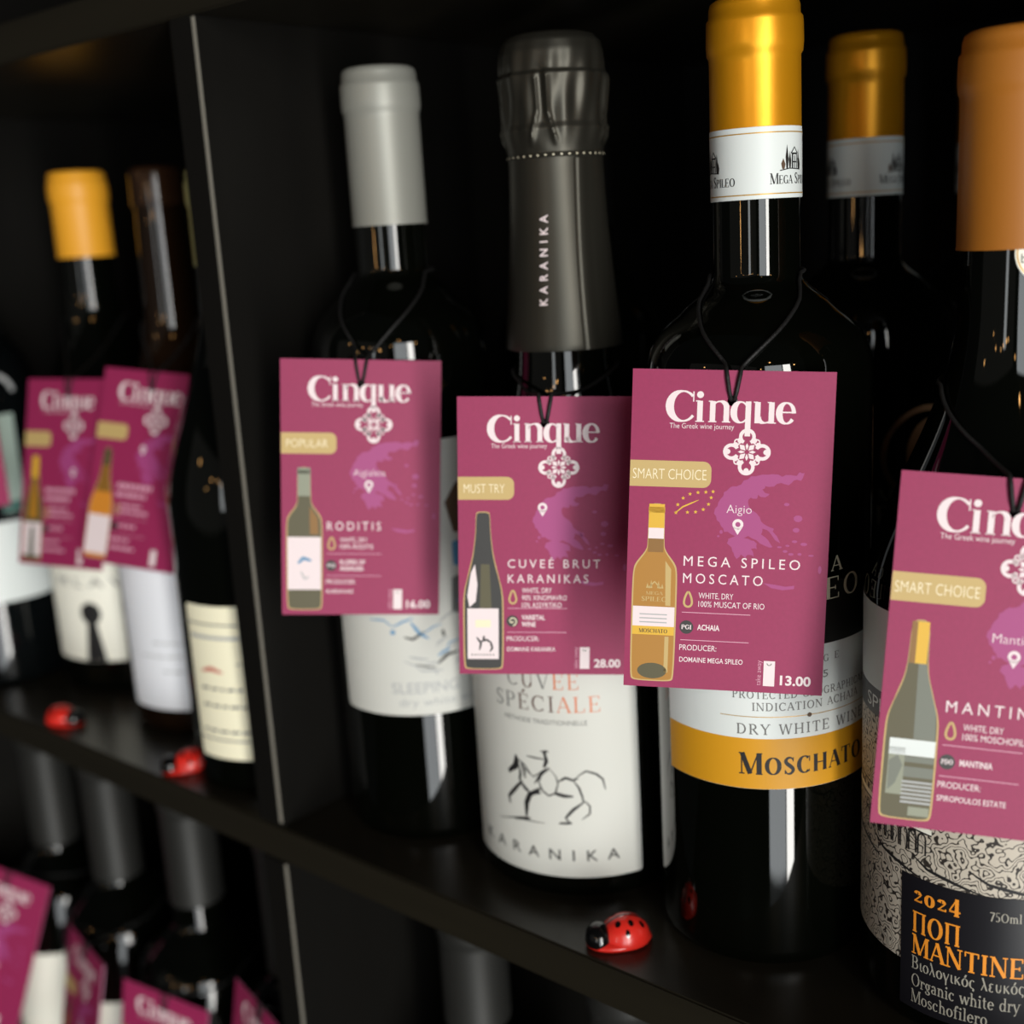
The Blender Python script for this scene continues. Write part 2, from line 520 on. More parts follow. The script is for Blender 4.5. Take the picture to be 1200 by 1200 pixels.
    def mesh(self, name, mapper, step=None):
        bm = bmesh.new()
        vs = [bm.verts.new(v) for v in self.v]
        for f, i in zip(self.f, self.mi):
            try:
                fc = bm.faces.new([vs[q] for q in f])
                fc.material_index = i
            except ValueError:
                pass
        if step:
            x0, x1 = min(v[0] for v in self.v), max(v[0] for v in self.v)
            k = math.floor(x0 / step) + 1
            while k * step < x1:
                bmesh.ops.bisect_plane(bm, geom=bm.verts[:] + bm.edges[:] + bm.faces[:], dist=1e-5, plane_co=(k * step, 0, 0), plane_no=(1, 0, 0))
                k += 1
        for v in bm.verts:
            v.co = mapper(v.co.x, v.co.y, v.co.z)
        me = bpy.data.meshes.new(name)
        bm.to_mesh(me)
        bm.free()
        return me

    def obj(self, name, mapper, parent, step=None):
        return link(name, self.mesh(name, mapper, step), self.mats, parent)


def on_cylinder(r, theta, ref=None):
    """x mm around a cylinder of radius r(z) mm from bearing theta, y = height mm"""
    def f(x, y, lift):
        rr = r(y) if callable(r) else r
        a = math.radians(theta) + x / (ref or r)
        R = rr + lift
        return Vector((R * math.sin(a), -R * math.cos(a), y)) / 1000
    return f


def wrap(name, r, th0, th1, z0, z1, m, parent, lift=0.12, corner=0.0, t=0.12):
    """a paper label bent round the glass: a thin shell with real thickness and rounded corners"""
    bm = bmesh.new()
    n = max(8, int(abs(th1 - th0) / 2.5))
    W = math.radians(th1 - th0) * r
    outer, inner = [], []
    xs = [W * i / n for i in range(n + 1)]
    if corner:
        xs = sorted(set([round(x, 3) for x in xs + [corner * (1 - math.cos(a * PI / 12)) for a in range(1, 7)] + [W - corner * (1 - math.cos(a * PI / 12)) for a in range(1, 7)]]))
    for x in xs:
        d = min(x, W - x)
        cut = 0
        if corner and d < corner:
            cut = corner - math.sqrt(max(0, corner ** 2 - (corner - d) ** 2))
        a = math.radians(th0) + x / r
        lo, hi = z0 + cut, z1 - cut
        cols = []
        for R in (r + lift, r + lift - t + 0.04):
            cols.append([bm.verts.new((R * math.sin(a) / 1000, -R * math.cos(a) / 1000, z / 1000)) for z in (lo, hi)])
        outer.append(cols[0])
        inner.append(cols[1])
    for i in range(len(xs) - 1):
        o0, o1, i0, i1 = outer[i], outer[i + 1], inner[i], inner[i + 1]
        bm.faces.new((o0[0], o1[0], o1[1], o0[1]))
        bm.faces.new((i0[0], i0[1], i1[1], i1[0]))
        bm.faces.new((o0[1], o1[1], i1[1], i0[1]))
        bm.faces.new((o0[0], i0[0], i1[0], o1[0]))
    for e in (0, -1):
        bm.faces.new((outer[e][0], outer[e][1], inner[e][1], inner[e][0]))
    me = mesh_from_bm(name, bm)
    return link(name, me, [m], parent, 40)


# ------------------------------------------------------------------ the shelf unit
FY, BY = 0.2855, 0.615                      # front edge and back panel
ZB = [-1.368, -1.03, -0.692, -0.354, -0.016, 0.322, 0.66]   # undersides of the boards (16 mm thick)
XD = [-1.0765, -0.7385, -0.4005, 0.0000, 0.2755]   # left faces of the uprights; the unseen fourth is placed to shade the rear bottle
unit = thing('shelf_unit', 'black-brown open cube shelf unit holding the rows of wine bottles', 'shelf unit', (0, 0, 0))
for z in ZB:
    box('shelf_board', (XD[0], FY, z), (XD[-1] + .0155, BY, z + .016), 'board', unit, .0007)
for i in range(len(ZB) - 1):
    for x in XD:
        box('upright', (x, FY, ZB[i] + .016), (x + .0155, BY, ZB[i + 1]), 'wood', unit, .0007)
box('back_panel', (XD[0], BY, ZB[0]), (XD[-1] + .0155, BY + .006, ZB[-1] + .016), 'panel', unit)
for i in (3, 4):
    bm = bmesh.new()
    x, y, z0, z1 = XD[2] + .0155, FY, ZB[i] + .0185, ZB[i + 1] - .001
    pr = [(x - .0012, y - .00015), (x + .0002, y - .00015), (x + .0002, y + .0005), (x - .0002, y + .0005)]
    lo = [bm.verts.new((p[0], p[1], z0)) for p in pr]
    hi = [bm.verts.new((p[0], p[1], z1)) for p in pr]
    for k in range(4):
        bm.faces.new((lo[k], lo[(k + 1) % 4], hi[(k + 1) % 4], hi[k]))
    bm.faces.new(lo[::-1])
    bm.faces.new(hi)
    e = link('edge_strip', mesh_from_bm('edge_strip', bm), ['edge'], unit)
    e['label'] = 'pale edge of the upright'
wall = box('wall_back', (-2.2, BY + .008, ZB[0] - .02), (1.6, BY + .08, 1.4), 'panel')
wall['kind'] = 'structure'
flr = box('floor', (-2.2, -3.2, ZB[0] - .06), (2.6, BY + .08, ZB[0]), 'wood')
flr['kind'] = 'structure'

LOW = ZB[3] + .016                           # top of the lower shelf


# ------------------------------------------------------------------ bottles
SHOULDER = [(0, 0), (1.5, .015), (3, .05), (5, .14), (8, .32), (11.5, .49), (14, .625), (17, .765), (21, .885), (25, .955), (30, .99), (35, 1)]


def bordeaux(r, zs, zn, rn, top):
    """square-shouldered bottle: a rounded shoulder, a tight turn into the neck"""
    fine = []
    S = SHOULDER
    for j in range(len(S) - 1):
        p0, p1_, p2_, p3_ = S[max(j - 1, 0)], S[j], S[j + 1], S[min(j + 2, len(S) - 1)]
        for tt in (0, .33, .67):
            m0, m1 = (p2_[1] - p0[1]) / max(p2_[0] - p0[0], 1e-6), (p3_[1] - p1_[1]) / max(p3_[0] - p1_[0], 1e-6)
            h = p2_[0] - p1_[0]
            u = (2 * tt ** 3 - 3 * tt ** 2 + 1) * p1_[1] + (tt ** 3 - 2 * tt ** 2 + tt) * h * m0 + (-2 * tt ** 3 + 3 * tt ** 2) * p2_[1] + (tt ** 3 - tt ** 2) * h * m1
            fine.append((p1_[0] + h * tt, u))
    k = (zn - zs) / 35.0
    sh = [(rn + (r - rn) * u, zn - d * k) for d, u in fine[1:]][::-1]
    return ([(r * .78, .6), (r * .9, 0.2), (r * .965, 1.2), (r * .993, 3.2), (r, 6)] + [(r, 6 + (zs - 6) * q / 8) for q in range(1, 9)]
            + sh + [(rn, zn), (rn - .3, (zn + top) / 2), (rn - .9, top - 14), (rn - 2, top - 8)])


def slope(r, zs, zn, rn, top):
    return ([(r * .78, .6), (r * .9, 0.2), (r * .965, 1.2), (r * .993, 3.2), (r, 6)] + [(r, 6 + (zs - 6) * k / 8) for k in range(1, 9)]
            + smoothstep_prof(r, zs, rn, zn, 22, .92) + [(rn, zn), (rn - .6, (zn + top) / 2), (rn - 1.2, top - 14), (rn - 2, top - 8)])


def radius_at(prof):
    def f(z):
        for (r0, z0), (r1, z1) in zip(prof, prof[1:]):
            if z0 <= z <= z1 and z1 > z0:
                return r0 + (r1 - r0) * (z - z0) / (z1 - z0)
        return prof[-1][0]
    return f


def capsule_prof(r, z0, top, bead=True):
    p = [(r + .1, z0), (r + .15, z0 + .3), (r, z0 + 1), (r - .1, top - 19)]
    if bead:
        p += [(r - .05, top - 16.5), (r + .55, top - 15.6), (r + .75, top - 13), (r + .65, top - 7.5), (r + .5, top - 6), (r - .15, top - 5.2), (r - .25, top - 2.6), (r - .7, top - 1.0), (r - 2, top - .2), (r * .5, top), (.4, top)]
    else:
        p += [(r - .2, top - 3), (r - .7, top - 1.2), (r - 2, top - .3), (r * .5, top), (.4, top)]
    return p


BOT = {}


def bottle(key, name, label, x, y, prof, glass, z=0.0, group=None):
    t = thing(name, label, 'bottle', (x, y, z), group)
    lathe('glass_body', prof, glass, t)
    BOT[key] = (x, y, z, radius_at(prof), t)
    return t


def dup(root, loc, label, group=None, drop=()):
    r = root.copy()
    COL.objects.link(r)
    r.location = loc
    r['label'] = label
    if group:
        r['group'] = group
    for ch in root.children:
        c = ch.copy()
        COL.objects.link(c)
        c.parent = r
        for g in ch.children:
            d = g.copy()
            COL.objects.link(d)
            d.parent = c
    return r


# --- the white wine with the golden capsule, in front
P = bordeaux(35.6, 187, 222.5, 13.4, 300)
t = bottle('mega', 'wine_bottle', 'dark wine bottle with bright gold capsule and golden-banded white label, sharp in front', -.1911, .3447, P, 'glass', 0, 'gold-capped moscato bottles')
lathe('capsule', capsule_prof(13.75, 262, 302.5), 'gold_cap', t, wobble=lambda a, z: .05 * math.sin(7 * a + z) if 265 < z < 298 else 0)
nb = lathe('neck_band', [(13.75, 244.3), (13.9, 244.4), (13.9, 265), (13.75, 265.1)], 'cool_paper', t, closed=False)
F = Flat()
for th in (-155, -35, 84):
    x = math.radians(th) * 13.9
    F.serif('MEGA SPILEO', x, 248.4, 2.7, 'ink', width=18.4, thick=.17, align='c', scales=[1.15, .9, .9, .9, 1, 1.15, .9, .9, .9, .9, .9])
    s, x = 1.3, x - 1.4
    F.ribbon([(x - 4.6, 252.2), (x - 1, 252.8), (x + 4.4, 252.5)], .28, 'ink')
    for dx, h, wd in ((-2.6, 2.4, 1.3), (-1.5, 5.4, 1.0), (-.6, 4.0, .9), (2.6, 4.4, .9), (3.1, 2.4, 1.0)):
        u = x + dx * s
        F.poly([(u - wd * .3, 252.6), (u + wd * .3, 252.6), (u + wd * .6, 252.6 + h * s * .45), (u, 252.6 + h * s), (u - wd * .6, 252.6 + h * s * .5)], 'dark_print' if dx > -2 else 'brown_ink')
    for (a, b, c, d) in ((0, 0, .5, 3.3), (.9, 0, 1.2, 3.0), (1.7, 0, 2.0, 3.4), (0, 3.2, 2.1, 3.6), (.4, 1.4, 1.8, 1.7)):
        F.rect(x + a * s, 252.6 + b * s, x + c * s, 252.6 + d * s, 'ink')
    F.ribbon([(x - .2 * s, 257.1), (x + 1 * s, 258.9), (x + 2.2 * s, 257.1)], .42, 'ink')
for zz in (245.7, 263.3):
    F.ribbon([(i * .75, zz) for i in range(-59, 60)], .34, 'goldline')
F.obj('band_print', on_cylinder(13.9, 0), nb, 1.0)
lb = wrap('label', 35.6, -27, 133, 63.8, 110.5, 'cool_paper', t, corner=.6)
F = Flat()
W2 = math.radians(80) * 35.6
F.poly([(-W2 + i * W2 / 40, 63.85) for i in range(81)] + [(W2 - i * W2 / 40, 80.8) for i in range(81)], 'gold_band', .02)
F.serif('MOSCHATO', 0, 68.8, 6.4, 'ink', width=44.5, thick=.22, thin=.06, track=.1, align='c', scales=[1.12, .9, .9, .9, .9, .9, .9, .9], lift=.06)
F.serif('DRY WHITE WINE', .2, 82.3, 3.4, 'grey_ink', width=46, thick=.14, thin=.07, track=.2, align='c')
F.ribbon([(-28, 88.1), (28, 88.1)], .22, 'goldline')
F.disc(0, 88.1, .75, .75, 'brown_ink', .06, 16)
F.serif('INDICATION ACHAIA', 1, 90.2, 2.6, 'grey_ink', width=38, thick=.14, thin=.07, track=.12, align='c')
F.serif('PROTECTED GEOGRAPHICAL', 0, 94.2, 2.5, 'grey_ink', width=48, thick=.14, thin=.07, track=.12, align='c')
F.sans('2 0 2 5', 0, 99.6, 2.4, 'grey_ink', width=13, align='c')
F.serif('E', 9.0, 105.0, 2.3, 'grey_ink', width=1.8)
F.serif('G', 4.8, 104.7, 2.3, 'grey_ink', width=2.0)
F.obj('label_print', on_cylinder(35.72, 53), lb, 1.5)
F = Flat()
F.serif('SPILEO', 0, 124.5, 7.2, 'gold_print', width=40, thick=.15, thin=.05, track=.15, align='c', scales=[1.1, .95, .95, .95, .95, .95])
F.serif('MEGA', 0, 133.2, 4.6, 'gold_print', width=24, thick=.15, thin=.06, track=.3, align='c')
F.obj('glass_print', on_cylinder(35.6, 53), t, 1.5)
T_MEGA = t
b2 = dup(t, (-.2040, .4515, 0), 'dim gold-capped bottle in the row behind, right of the sharp gold-capped one', 'gold-capped moscato bottles')
F = Flat()
F.ring(0, 150, 16.0, 18.2, 'dim_gold', .06, n=56)
F.disc(1.5, 150, 10, 13.2, 'dim_gold', .06, 40)
F.disc(-3.5, 151, 1.2, 2.0, 'ink', .12, 16)
F.obj('medallion', on_cylinder(35.6, 64), b2, 1.5)
b3 = dup(T_MEGA, (-.1975, .5670, 0), 'gold-capped moscato bottle at the very back, almost hidden by the orange-capped bottle', 'gold-capped moscato bottles')

# --- the sparkling wine
P = slope(41.5, 112, 198, 17.6, 240)
t = bottle('kar', 'sparkling_wine_bottle', 'dark sparkling wine bottle with crinkled black foil neck and white horse-rider label', -.2706, .3470, P, 'glass')


def crinkle(a, z):
    if z < 263 or z > 302.5:
        return .2 * math.sin(2 * a + z * .03) if 210 < z < 262 else 0
    s = math.sin(PI * (z - 263) / 40)
    r = s * (.35 * math.sin(9 * a + z * .16) + .28 * math.sin(17 * a - z * .12 + 1))
    if 266 < z < 291:                         # the wire cage pressing through
        e = min(1, (z - 266) / 3) * min(1, (291 - z) / 3)
        for k in range(4):
            w_ = .10 + .16 * max(0, (278 - z) / 12)
            for sg in (-1, 1):
                d = (a - .45 - k * PI / 2 - sg * w_ + PI) % (2 * PI) - PI
                r += e * .95 * math.exp(-(d / .05) ** 2)
            d = (a - .45 - k * PI / 2 + PI) % (2 * PI) - PI
            r -= e * .5 * math.exp(-(d / (w_ * .6)) ** 2)
    return r


foil_prof = [(20.9, 197.8), (21.0, 198.2), (20.4, 206), (19.6, 216), (18.6, 228), (17.6, 240), (16.9, 252), (16.6, 260), (16.6, 262.6), (17.1, 263.4), (16.7, 264.4), (16.9, 266), (17.6, 269), (18.1, 272), (17.5, 274), (17.6, 277), (18.0, 282), (18.5, 287), (18.7, 289.5), (18.0, 290.6), (18.1, 293), (17.9, 297), (17.0, 300.5), (15.0, 302.6), (12.5, 303.4), (11.5, 302.6), (5, 302.3), (.4, 302.3)]
fo = lathe('foil_capsule', sum([[((p0[0] * (4 - j) + p1_[0] * j) / 4, (p0[1] * (4 - j) + p1_[1] * j) / 4) for j in range(4)] for p0, p1_ in zip(foil_prof, foil_prof[1:])], []) + foil_prof[-1:], 'black_foil', t, seg=180, wobble=crinkle)
bm = bmesh.new()                              # the overlapping seam of the foil
th0 = math.radians(58)
cols = []
for z in [198 + 64 * i / 20 for i in range(21)]:
    r0 = radius_at(foil_prof)(z)
    cols.append([bm.verts.new(((r0 + l) * math.sin(th0 + a + .05 * math.sin(z * .05)) / 1000, -(r0 + l) * math.cos(th0 + a + .05 * math.sin(z * .05)) / 1000, z / 1000)) for a, l in ((0, .1), (.02, .75), (.10, .95), (.22, .55), (.34, .15))])
for a, b in zip(cols, cols[1:]):
    for k in range(4):
        bm.faces.new((a[k], a[k + 1], b[k + 1], b[k]))
link('foil_seam', mesh_from_bm('foil_seam', bm), ['black_foil'], fo, 60)
F = Flat()
for k in range(40):
    F.disc(k * 2.7, 0, .42, .34, 'gold_print', .1, 8)
F.obj('perforation', lambda x, y, l: on_cylinder(17.2, 0)(x, 263.4 + y, l), fo)
F = Flat()
F.sans('KARANIKA', 0, 0, 2.7, 'white_print', width=30.2, bold=.02, spacing=1.9)
F.obj('foil_lettering', lambda x, y, l: on_cylinder(radius_at(foil_prof)(213.7 + x), 23.2 + x * .1)(-y, 213.7 + x, .4), fo)
lb = wrap('label', 41.5, -38, 66, 9.3, 128, 'paper', t, corner=1.2)
F = Flat()
C0 = 17
HORSE = [ (0.9,[(-11.0,55.0),(-10.4,52.4),(-11.3,50.6),(-13.3,48.6),(-14.4,47.5)]),(0.5,[(-9.8,51.0),(-9.2,48.1),(-9.7,45.5),(-8.9,43.7)]),(0.3,[(-9.9,53.5),(-7.2,51.6),(-4.8,48.5)]),(0.5,[(-8.8,52.7),(-7.5,49.0),(-7.4,46.5)]),(0.8,[(-8.8,45.2),(-12.0,41.4),(-15.4,37.6),(-15.0,34.9)]),(0.7,[(-8.9,43.7),(-5.9,41.3)]),(1.1,[(-1.4,43.6),(-5.8,40.3),(-7.3,36.9),(-7.7,31.3)]),(0.7,[(-5.2,40.9),(-1.5,42.1)]),(0.5,[(-0.1,58.0),(2.5,58.3)]),(0.7,[(0.9,58.1),(1.1,56.6)]),(0.8,[(1.2,56.9),(1.6,54.5),(0.5,51.9)]),(0.3,[(-6.2,55.5),(-1.8,55.2),(1.2,55.2)]),(0.3,[(2.9,51.6),(-0.4,49.3),(-1.8,46.1),(-0.5,42.8),(1.9,41.1),(4.3,42.3),(5.5,45.9),(4.9,48.8),(2.9,51.4)]),(0.2,[(-8.4,51.3),(-3.8,47.7),(-0.6,50.2)]),(0.5,[(-3.4,45.3),(-0.1,50.3),(2.5,52.1)]),(0.5,[(5.5,46.9),(8.4,48.6),(11.1,47.6),(13.0,48.6)]),(0.7,[(3.8,42.3),(7.1,41.5),(10.8,41.4)]),(0.4,[(11.1,47.6),(13.0,44.7),(14.1,41.2),(14.3,38.7)]),(0.6,[(14.4,39.1),(10.6,36.2),(7.7,33.0),(9.0,31.1)]),(0.3,[(14.4,40.1),(16.6,37.6),(16.5,34.6),(13.6,32.4)]),(0.5,[(5.2,30.7),(9.9,30.9)]),(0.4,[(12.5,49.1),(15.8,51.2),(19.4,49.8),(21.7,47.6),(22.4,43.5)]),(0.2,[(-21.4,27.0),(-12.2,29.8),(-0.2,30.0)]),(0.6,[(-12.9,29.4),(-5.9,31.0)]) ]
for wd, pts in HORSE:
    F.sketch(pts, wd * 1.5 + .1, 'ink', .07)
    if wd >= .45:                             # the second, looser pen line
        F.sketch([(a + random.uniform(-.7, .7), b + random.uniform(-.5, .5)) for a, b in pts], wd * .7, 'ink', .08)
F.poly([(-11.2, 55), (-10.0, 52.6), (-9.6, 50.8), (-11, 49.2), (-13.4, 47.8), (-14.8, 46.9), (-15.0, 48.4), (-12.4, 51.2)], 'ink', .06)
F.serif('CUVÉE', 1.0, 82.0, 6.0, ['grey_ink', 'rust_ink', 'grey_ink', 'copper_ink', 'copper_ink'], width=27.5, thick=.12, thin=.045, track=.18, align='c')
F.serif('SPÉCIALE', 1.6, 73.4, 5.9, ['grey_ink', 'grey_ink', 'rust_ink', 'rust_ink', 'rust_ink', 'copper_ink', 'copper_ink', 'copper_ink'], width=41, thick=.12, thin=.045, track=.16, align='c')
F.sans('MÉTHODE TRADITIONNELLE', 1.0, 68.6, 1.8, 'grey_ink', width=32, align='c')
F.sans('KARANIKA', -2.0, 16.0, 4.2, 'ink', width=57.5, bold=.004, spacing=2.05, align='c')
F.obj('label_print', on_cylinder(41.62, C0), lb, 1.5)

# --- the grey-capped wine
P = bordeaux(34.5, 191, 228, 14.0, 300)
t = bottle('rod', 'wine_bottle', 'dark wine bottle with pale grey capsule and white bird-drawing label beside the upright', -.3463, .3382, P, 'glass')
lathe('capsule', capsule_prof(14.4, 244, 301.6), 'grey_cap', t)
lb = wrap('label', 34.5, -19, 112, 55.4, 164.5, 'paper', t, corner=2.0)
F = Flat()
ROD = [ (0.6,[(-9.7,88.0),(-6.2,87.0),(-1.6,89.9)]),(0.8,[(-6.6,94.0),(-3.4,89.1),(0.0,86.9)]),(0.7,[(5.7,89.8),(6.0,87.0)]),(0.8,[(2.8,76.2),(6.7,79.3),(11.1,79.9)]),(0.4,[(-23.7,94.8),(-17.5,94.9),(-13.9,92.2)]),(0.5,[(-13.9,92.2),(-10.1,94.1),(-5.5,95.8)]),(0.4,[(-10.5,78.2),(-6.1,76.2),(-2.8,73.1)]),(0.4,[(0.9,74.6),(2.5,71.5)]) ]
for i, (wd, pts) in enumerate(ROD):
    F.sketch(pts, wd * 1.5, ['ink', 'blue_ink', 'ink', 'ink', 'blue_ink', 'blue_ink', 'pale_ink', 'pale_ink'][i], .07)
for i in range(46):                          # loose feather strokes
    a, b = random.uniform(-9, 30), random.uniform(72, 104)
    l, g = random.uniform(2, 6), random.uniform(-.6, 1.2)
    F.sketch([(a, b), (a + l * math.cos(g), b + l * math.sin(g)), (a + l * 1.5, b + l * 1.2 * math.sin(g))], random.uniform(.3, .9), random.choice(['pale_ink', 'pale_ink', 'grey_ink', 'blue_ink']), .06)
F.disc(-14, 90, 1.0, 1.0, 'blue_ink')
for pts, m in (([(13, 128), (20, 126), (27, 132), (30, 143), (24, 149), (15, 147), (10, 140)], 'brown_ink'), ([(12, 115), (22, 112), (27, 120), (20, 126), (12, 124)], 'blue_ink'),
               ([(10, 96), (22, 94), (27, 104), (20, 112), (11, 110)], 'grey_ink')):
    F.poly(pts, m, .06)
F.sans('SLEEPING', -16.3, 64.6, 4.4, 'pale_ink', width=27, bold=.01)
F.sans('dry white wine', -13.6, 59.2, 3.4, 'pale_ink', width=36)
F.obj('label_print', on_cylinder(34.62, 50), lb, 1.5)

# --- the orange-capped wine at the right
P = slope(38.5, 128, 212, 14.0, 281)
t = bottle('spi', 'wine_bottle', 'dark wine bottle with matt orange capsule and engraved black-and-white label, cut by the right edge', -.1150, .3500, P, 'glass')
lathe('capsule', capsule_prof(14.7, 227.0, 284), 'orange_cap', t)
F = Flat()
F.disc(0, 0, 8, 8, 'offwhite', .1, 40)
F.ring(0, 0, 7.2, 7.6, 'goldline', .16, n=40)
F.sans('bio', -6.4, -2.6, 2.4, 'ink', lift=.16)
F.obj('round_sticker', lambda x, y, l: on_cylinder(radius_at(P), 53, 14.2)(x, 226.0 + y, l + .1), t, 1.0)
lb = wrap('label', 38.5, -92, 110, 21.5, 128, 'engraving', t, corner=3)
F = Flat()
W2 = 68
F.poly([(-W2 + i * W2 / 40, 102) for i in range(81)] + [(W2 - i * W2 / 40, 128.0) for i in range(81)], 'cool_paper', .03)
F.poly([(-W2 + i * W2 / 40, 94) for i in range(81)] + [(W2 - i * W2 / 40, 102.5) for i in range(81)], 'slate_paper', .05)
F.sans('SPIROPOULOS', -33, 96, 4.2, 'cool_paper', width=52, lift=.1)
for i in range(9):                           # arcade of the engraved building
    x = -33 + i * 3.1
    F.ribbon([(x, 58), (x, 63)] + [(x + 1.2 - 1.2 * math.cos(k * PI / 6), 63 + 1.6 * math.sin(k * PI / 6)) for k in range(1, 6)] + [(x + 2.4, 63), (x + 2.4, 58)], .55, 'ink', .07)
F.poly([(-48, 67), (-20, 66), (-4, 64.8), (-4, 66.6), (-20, 68), (-48, 69)], 'offwhite', .05)
F.ribbon([(-48, 67), (-34, 66.6), (-20, 66), (-4, 64.8)], .5, 'ink', .07)
F.ribbon([(-48, 72), (-34, 71.6), (-20, 71), (-4, 69.8)], .5, 'ink', .07)
for i in range(12):
    F.rect(-46 + i * 3.4, 68.6, -44.6 + i * 3.4, 70.4, 'ink', .07)
for i in range(5):
    x = -44 + i * 17
    F.sketch([(x, 57), (x + 5, 54), (x + 12, 52.5), (x + 20, 50.5)], .9, 'ink', .07)
F.obj('label_print', on_cylinder(38.62, 0), lb, 1.5)
pl = wrap('label_plate', 38.5, -20, 62, 7, 50.4, 'plate', t, lift=.3)
F = Flat()
x0 = math.radians(-14) * 38.5
F.serif('2024', x0 + .2, 42.6, 5.4, 'orange_ink', width=14.2, thick=.2, thin=.07, track=.1)
F.serif('75Oml', 12.6, 43.0, 2.9, 'silver_print', width=8.6, scales=[1, 1, .95, 1, 1], thick=.14, thin=.06, track=.04)
F.serif('ΠΟΠ'.replace('Ο', 'O'), x0, 32.8, 6.6, 'orange_ink', width=14.4, thick=.17, thin=.07, track=.08)
F.serif('MANTINEIA', x0, 25.6, 6.3, 'orange_ink', width=38.5, thick=.17, thin=.07, track=.07)
F.serif('Βιολογικός λευκός', x0, 20.6, 4.2, 'silver_print', width=32, thick=.12, thin=.06, track=.02)
F.serif('Organic white dry', x0, 14.8, 4.2, 'silver_print', width=31, thick=.12, thin=.06, track=.02)
F.serif('Moschofilero', x0, 9.4, 4.2, 'silver_print', width=22.4, thick=.12, thin=.06, track=.02)
F.obj('plate_lettering', on_cylinder(38.85, 0), pl, 1.5)

# --- a dark bottle in the row behind
P = bordeaux(36, 184, 226, 13.4, 298)
t = bottle('dark', 'wine_bottle', 'unlit dark bottle in the row behind, between the grey-capped and black-foil bottles', -.3450, .4600, P, 'glass')
lathe('capsule', capsule_prof(13.8, 240, 300), 'black_cap', t)

# --- left compartment
P = slope(43.0, 118, 226, 13.6, 281)
t = bottle('mlav', 'wine_bottle', 'dark wine bottle with bright yellow capsule and cream label with black keyhole', -.6178, .3697, P, 'glass')
lathe('capsule', capsule_prof(15.2, 238.2, 283.6), 'yellow_cap', t)
lb = wrap('label', 43.0, -15, 74, 18.8, 88, 'offwhite', t, corner=3)
F = Flat()
F.disc(0, 46.6, 6.2, 6.4, 'ink', .07, 32)
F.poly([(-2.6, 43), (2.6, 43), (6.4, 18.9), (-5.8, 18.9)], 'ink', .06)
F.sans('MLAV', 0, 61.6, 5.4, 'grey_ink', width=42, align='c', spacing=1.5)
F.obj('label_print', on_cylinder(43.12, 27), lb, 1.5)

P = slope(42.5, 118, 216, 12.6, 277)
t = bottle('amb', 'wine_bottle', 'bottle with dark brown capsule and plain bluish white label near the upright', -.5270, .3580, P, 'amber_glass')
lathe('capsule', capsule_prof(13.0, 262, 279.5, False), 'brown_cap', t)
lb = wrap('label', 42.5, -14, 84, 13.5, 98, 'lilac', t, corner=3)
F = Flat()
for z, a, b in ((49, -8, 24), (42, -16, 26), (34, -4, 26)):
    x = a
    while x < b:
        l = random.uniform(2, 5)
        F.ribbon([(x, z + random.uniform(-.3, .3)), (x + l, z)], 1.0, 'pale_ink')
        x += l + 1.3
F.obj('label_print', on_cylinder(42.62, 26), lb, 1.5)

P = slope(37.5, 130, 222, 12.8, 271)
t = bottle('cream', 'wine_bottle', 'dark bottle with cream label pressed against the left face of the upright', -.4405, .3296, P, 'glass')
lathe('capsule', capsule_prof(13.4, 232, 273), 'lime_cap', t)
lb = wrap('label', 37.5, -8, 92, 17, 88.4, 'cream', t, corner=1.5)
F = Flat()
for z in (80, 26):
    F.ribbon([(i, z) for i in range(-31, 32, 2)], .8, 'grey_ink')
F.ribbon([(i, 74.0) for i in range(-26, 28, 2)], 1.6, 'pale_ink')
F.sketch([(-21, 58), (-15, 59.5), (-9, 58)], 1.8, 'red_ink')
for z, a, b in ((50, -22, 0), (42, -22, 4), (30, -24, 14)):
    x = a
    while x < b:
        l = random.uniform(2, 5)
        F.ribbon([(x, z), (x + l, z + .3)], 1.3, 'grey_ink')
        x += l + 1.2
F.ribbon([(-2, 62), (5, 63), (9, 54), (6, 40)], .6, 'grey_ink')
F.obj('label_print', on_cylinder(37.62, 34), lb, 1.5)

P = bordeaux(36, 160, 214, 14, 286)
t = bottle('far', 'wine_bottle', 'bottle with wide white label at the upper shelf, cut by the left edge', -.6860, .3250, P, 'flint')
lathe('capsule', capsule_prof(14.5, 240, 288), 'black_cap', t)
lb = wrap('label', 36.0, 8, 122, 50, 96, 'cool_paper', t, corner=8)
sl = wrap('reflection_strip', 36.0, 79, 99, 101, 156, 'sage_reflection', t)  # window reflection in the glass, painted as a pale strip
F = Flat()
F.rect(-.5, 101.5, 13.2, 107, 'teal_reflection')  # teal lower end of the painted reflection
F.obj('reflection_tip', on_cylinder(36.12, 79), sl, 1.5)
F = Flat()
F.ring(0, 0, 10.5, 13.5, 'pale_ink', .3, 10, 200, 36)
F.obj('embossed_ring', lambda x, y, l: on_cylinder(radius_at(P), 84, 36.0)(x, 166 + y, l), t, 1.5)

# --- lower shelf
low = [('lone', -.6850, .3350, 222, 'leftmost bottle on the lower shelf, its cream label half hidden by a tilted tag'),
       ('ltwo', -.6150, .3350, 221, 'dark bottle with slate capsule, second from the left on the lower left shelf'),
       ('lthree', -.5345, .3350, 232, 'dark bottle with slate capsule, third from the left on the lower left shelf'),
       ('lfour', -.4520, .3350, 222, 'dark bottle on the lower shelf standing closest to the upright')]
lowroot = None
for k, x, y, zc, lab in low:
    P = bordeaux(36.5, 176, 222, 13.6, 300)
    t = bottle(k, 'wine_bottle', lab, x, y, P, 'glass', LOW, 'bottles on the lower shelf')
    lathe('capsule', capsule_prof(14.6, zc, 302), 'slate_cap', t)
    zt = {'lone': 162, 'ltwo': 157, 'lthree': 140, 'lfour': 140}[k]
    wrap('label', 36.5, -20, 100, 40, zt, 'offwhite', t, corner=2)
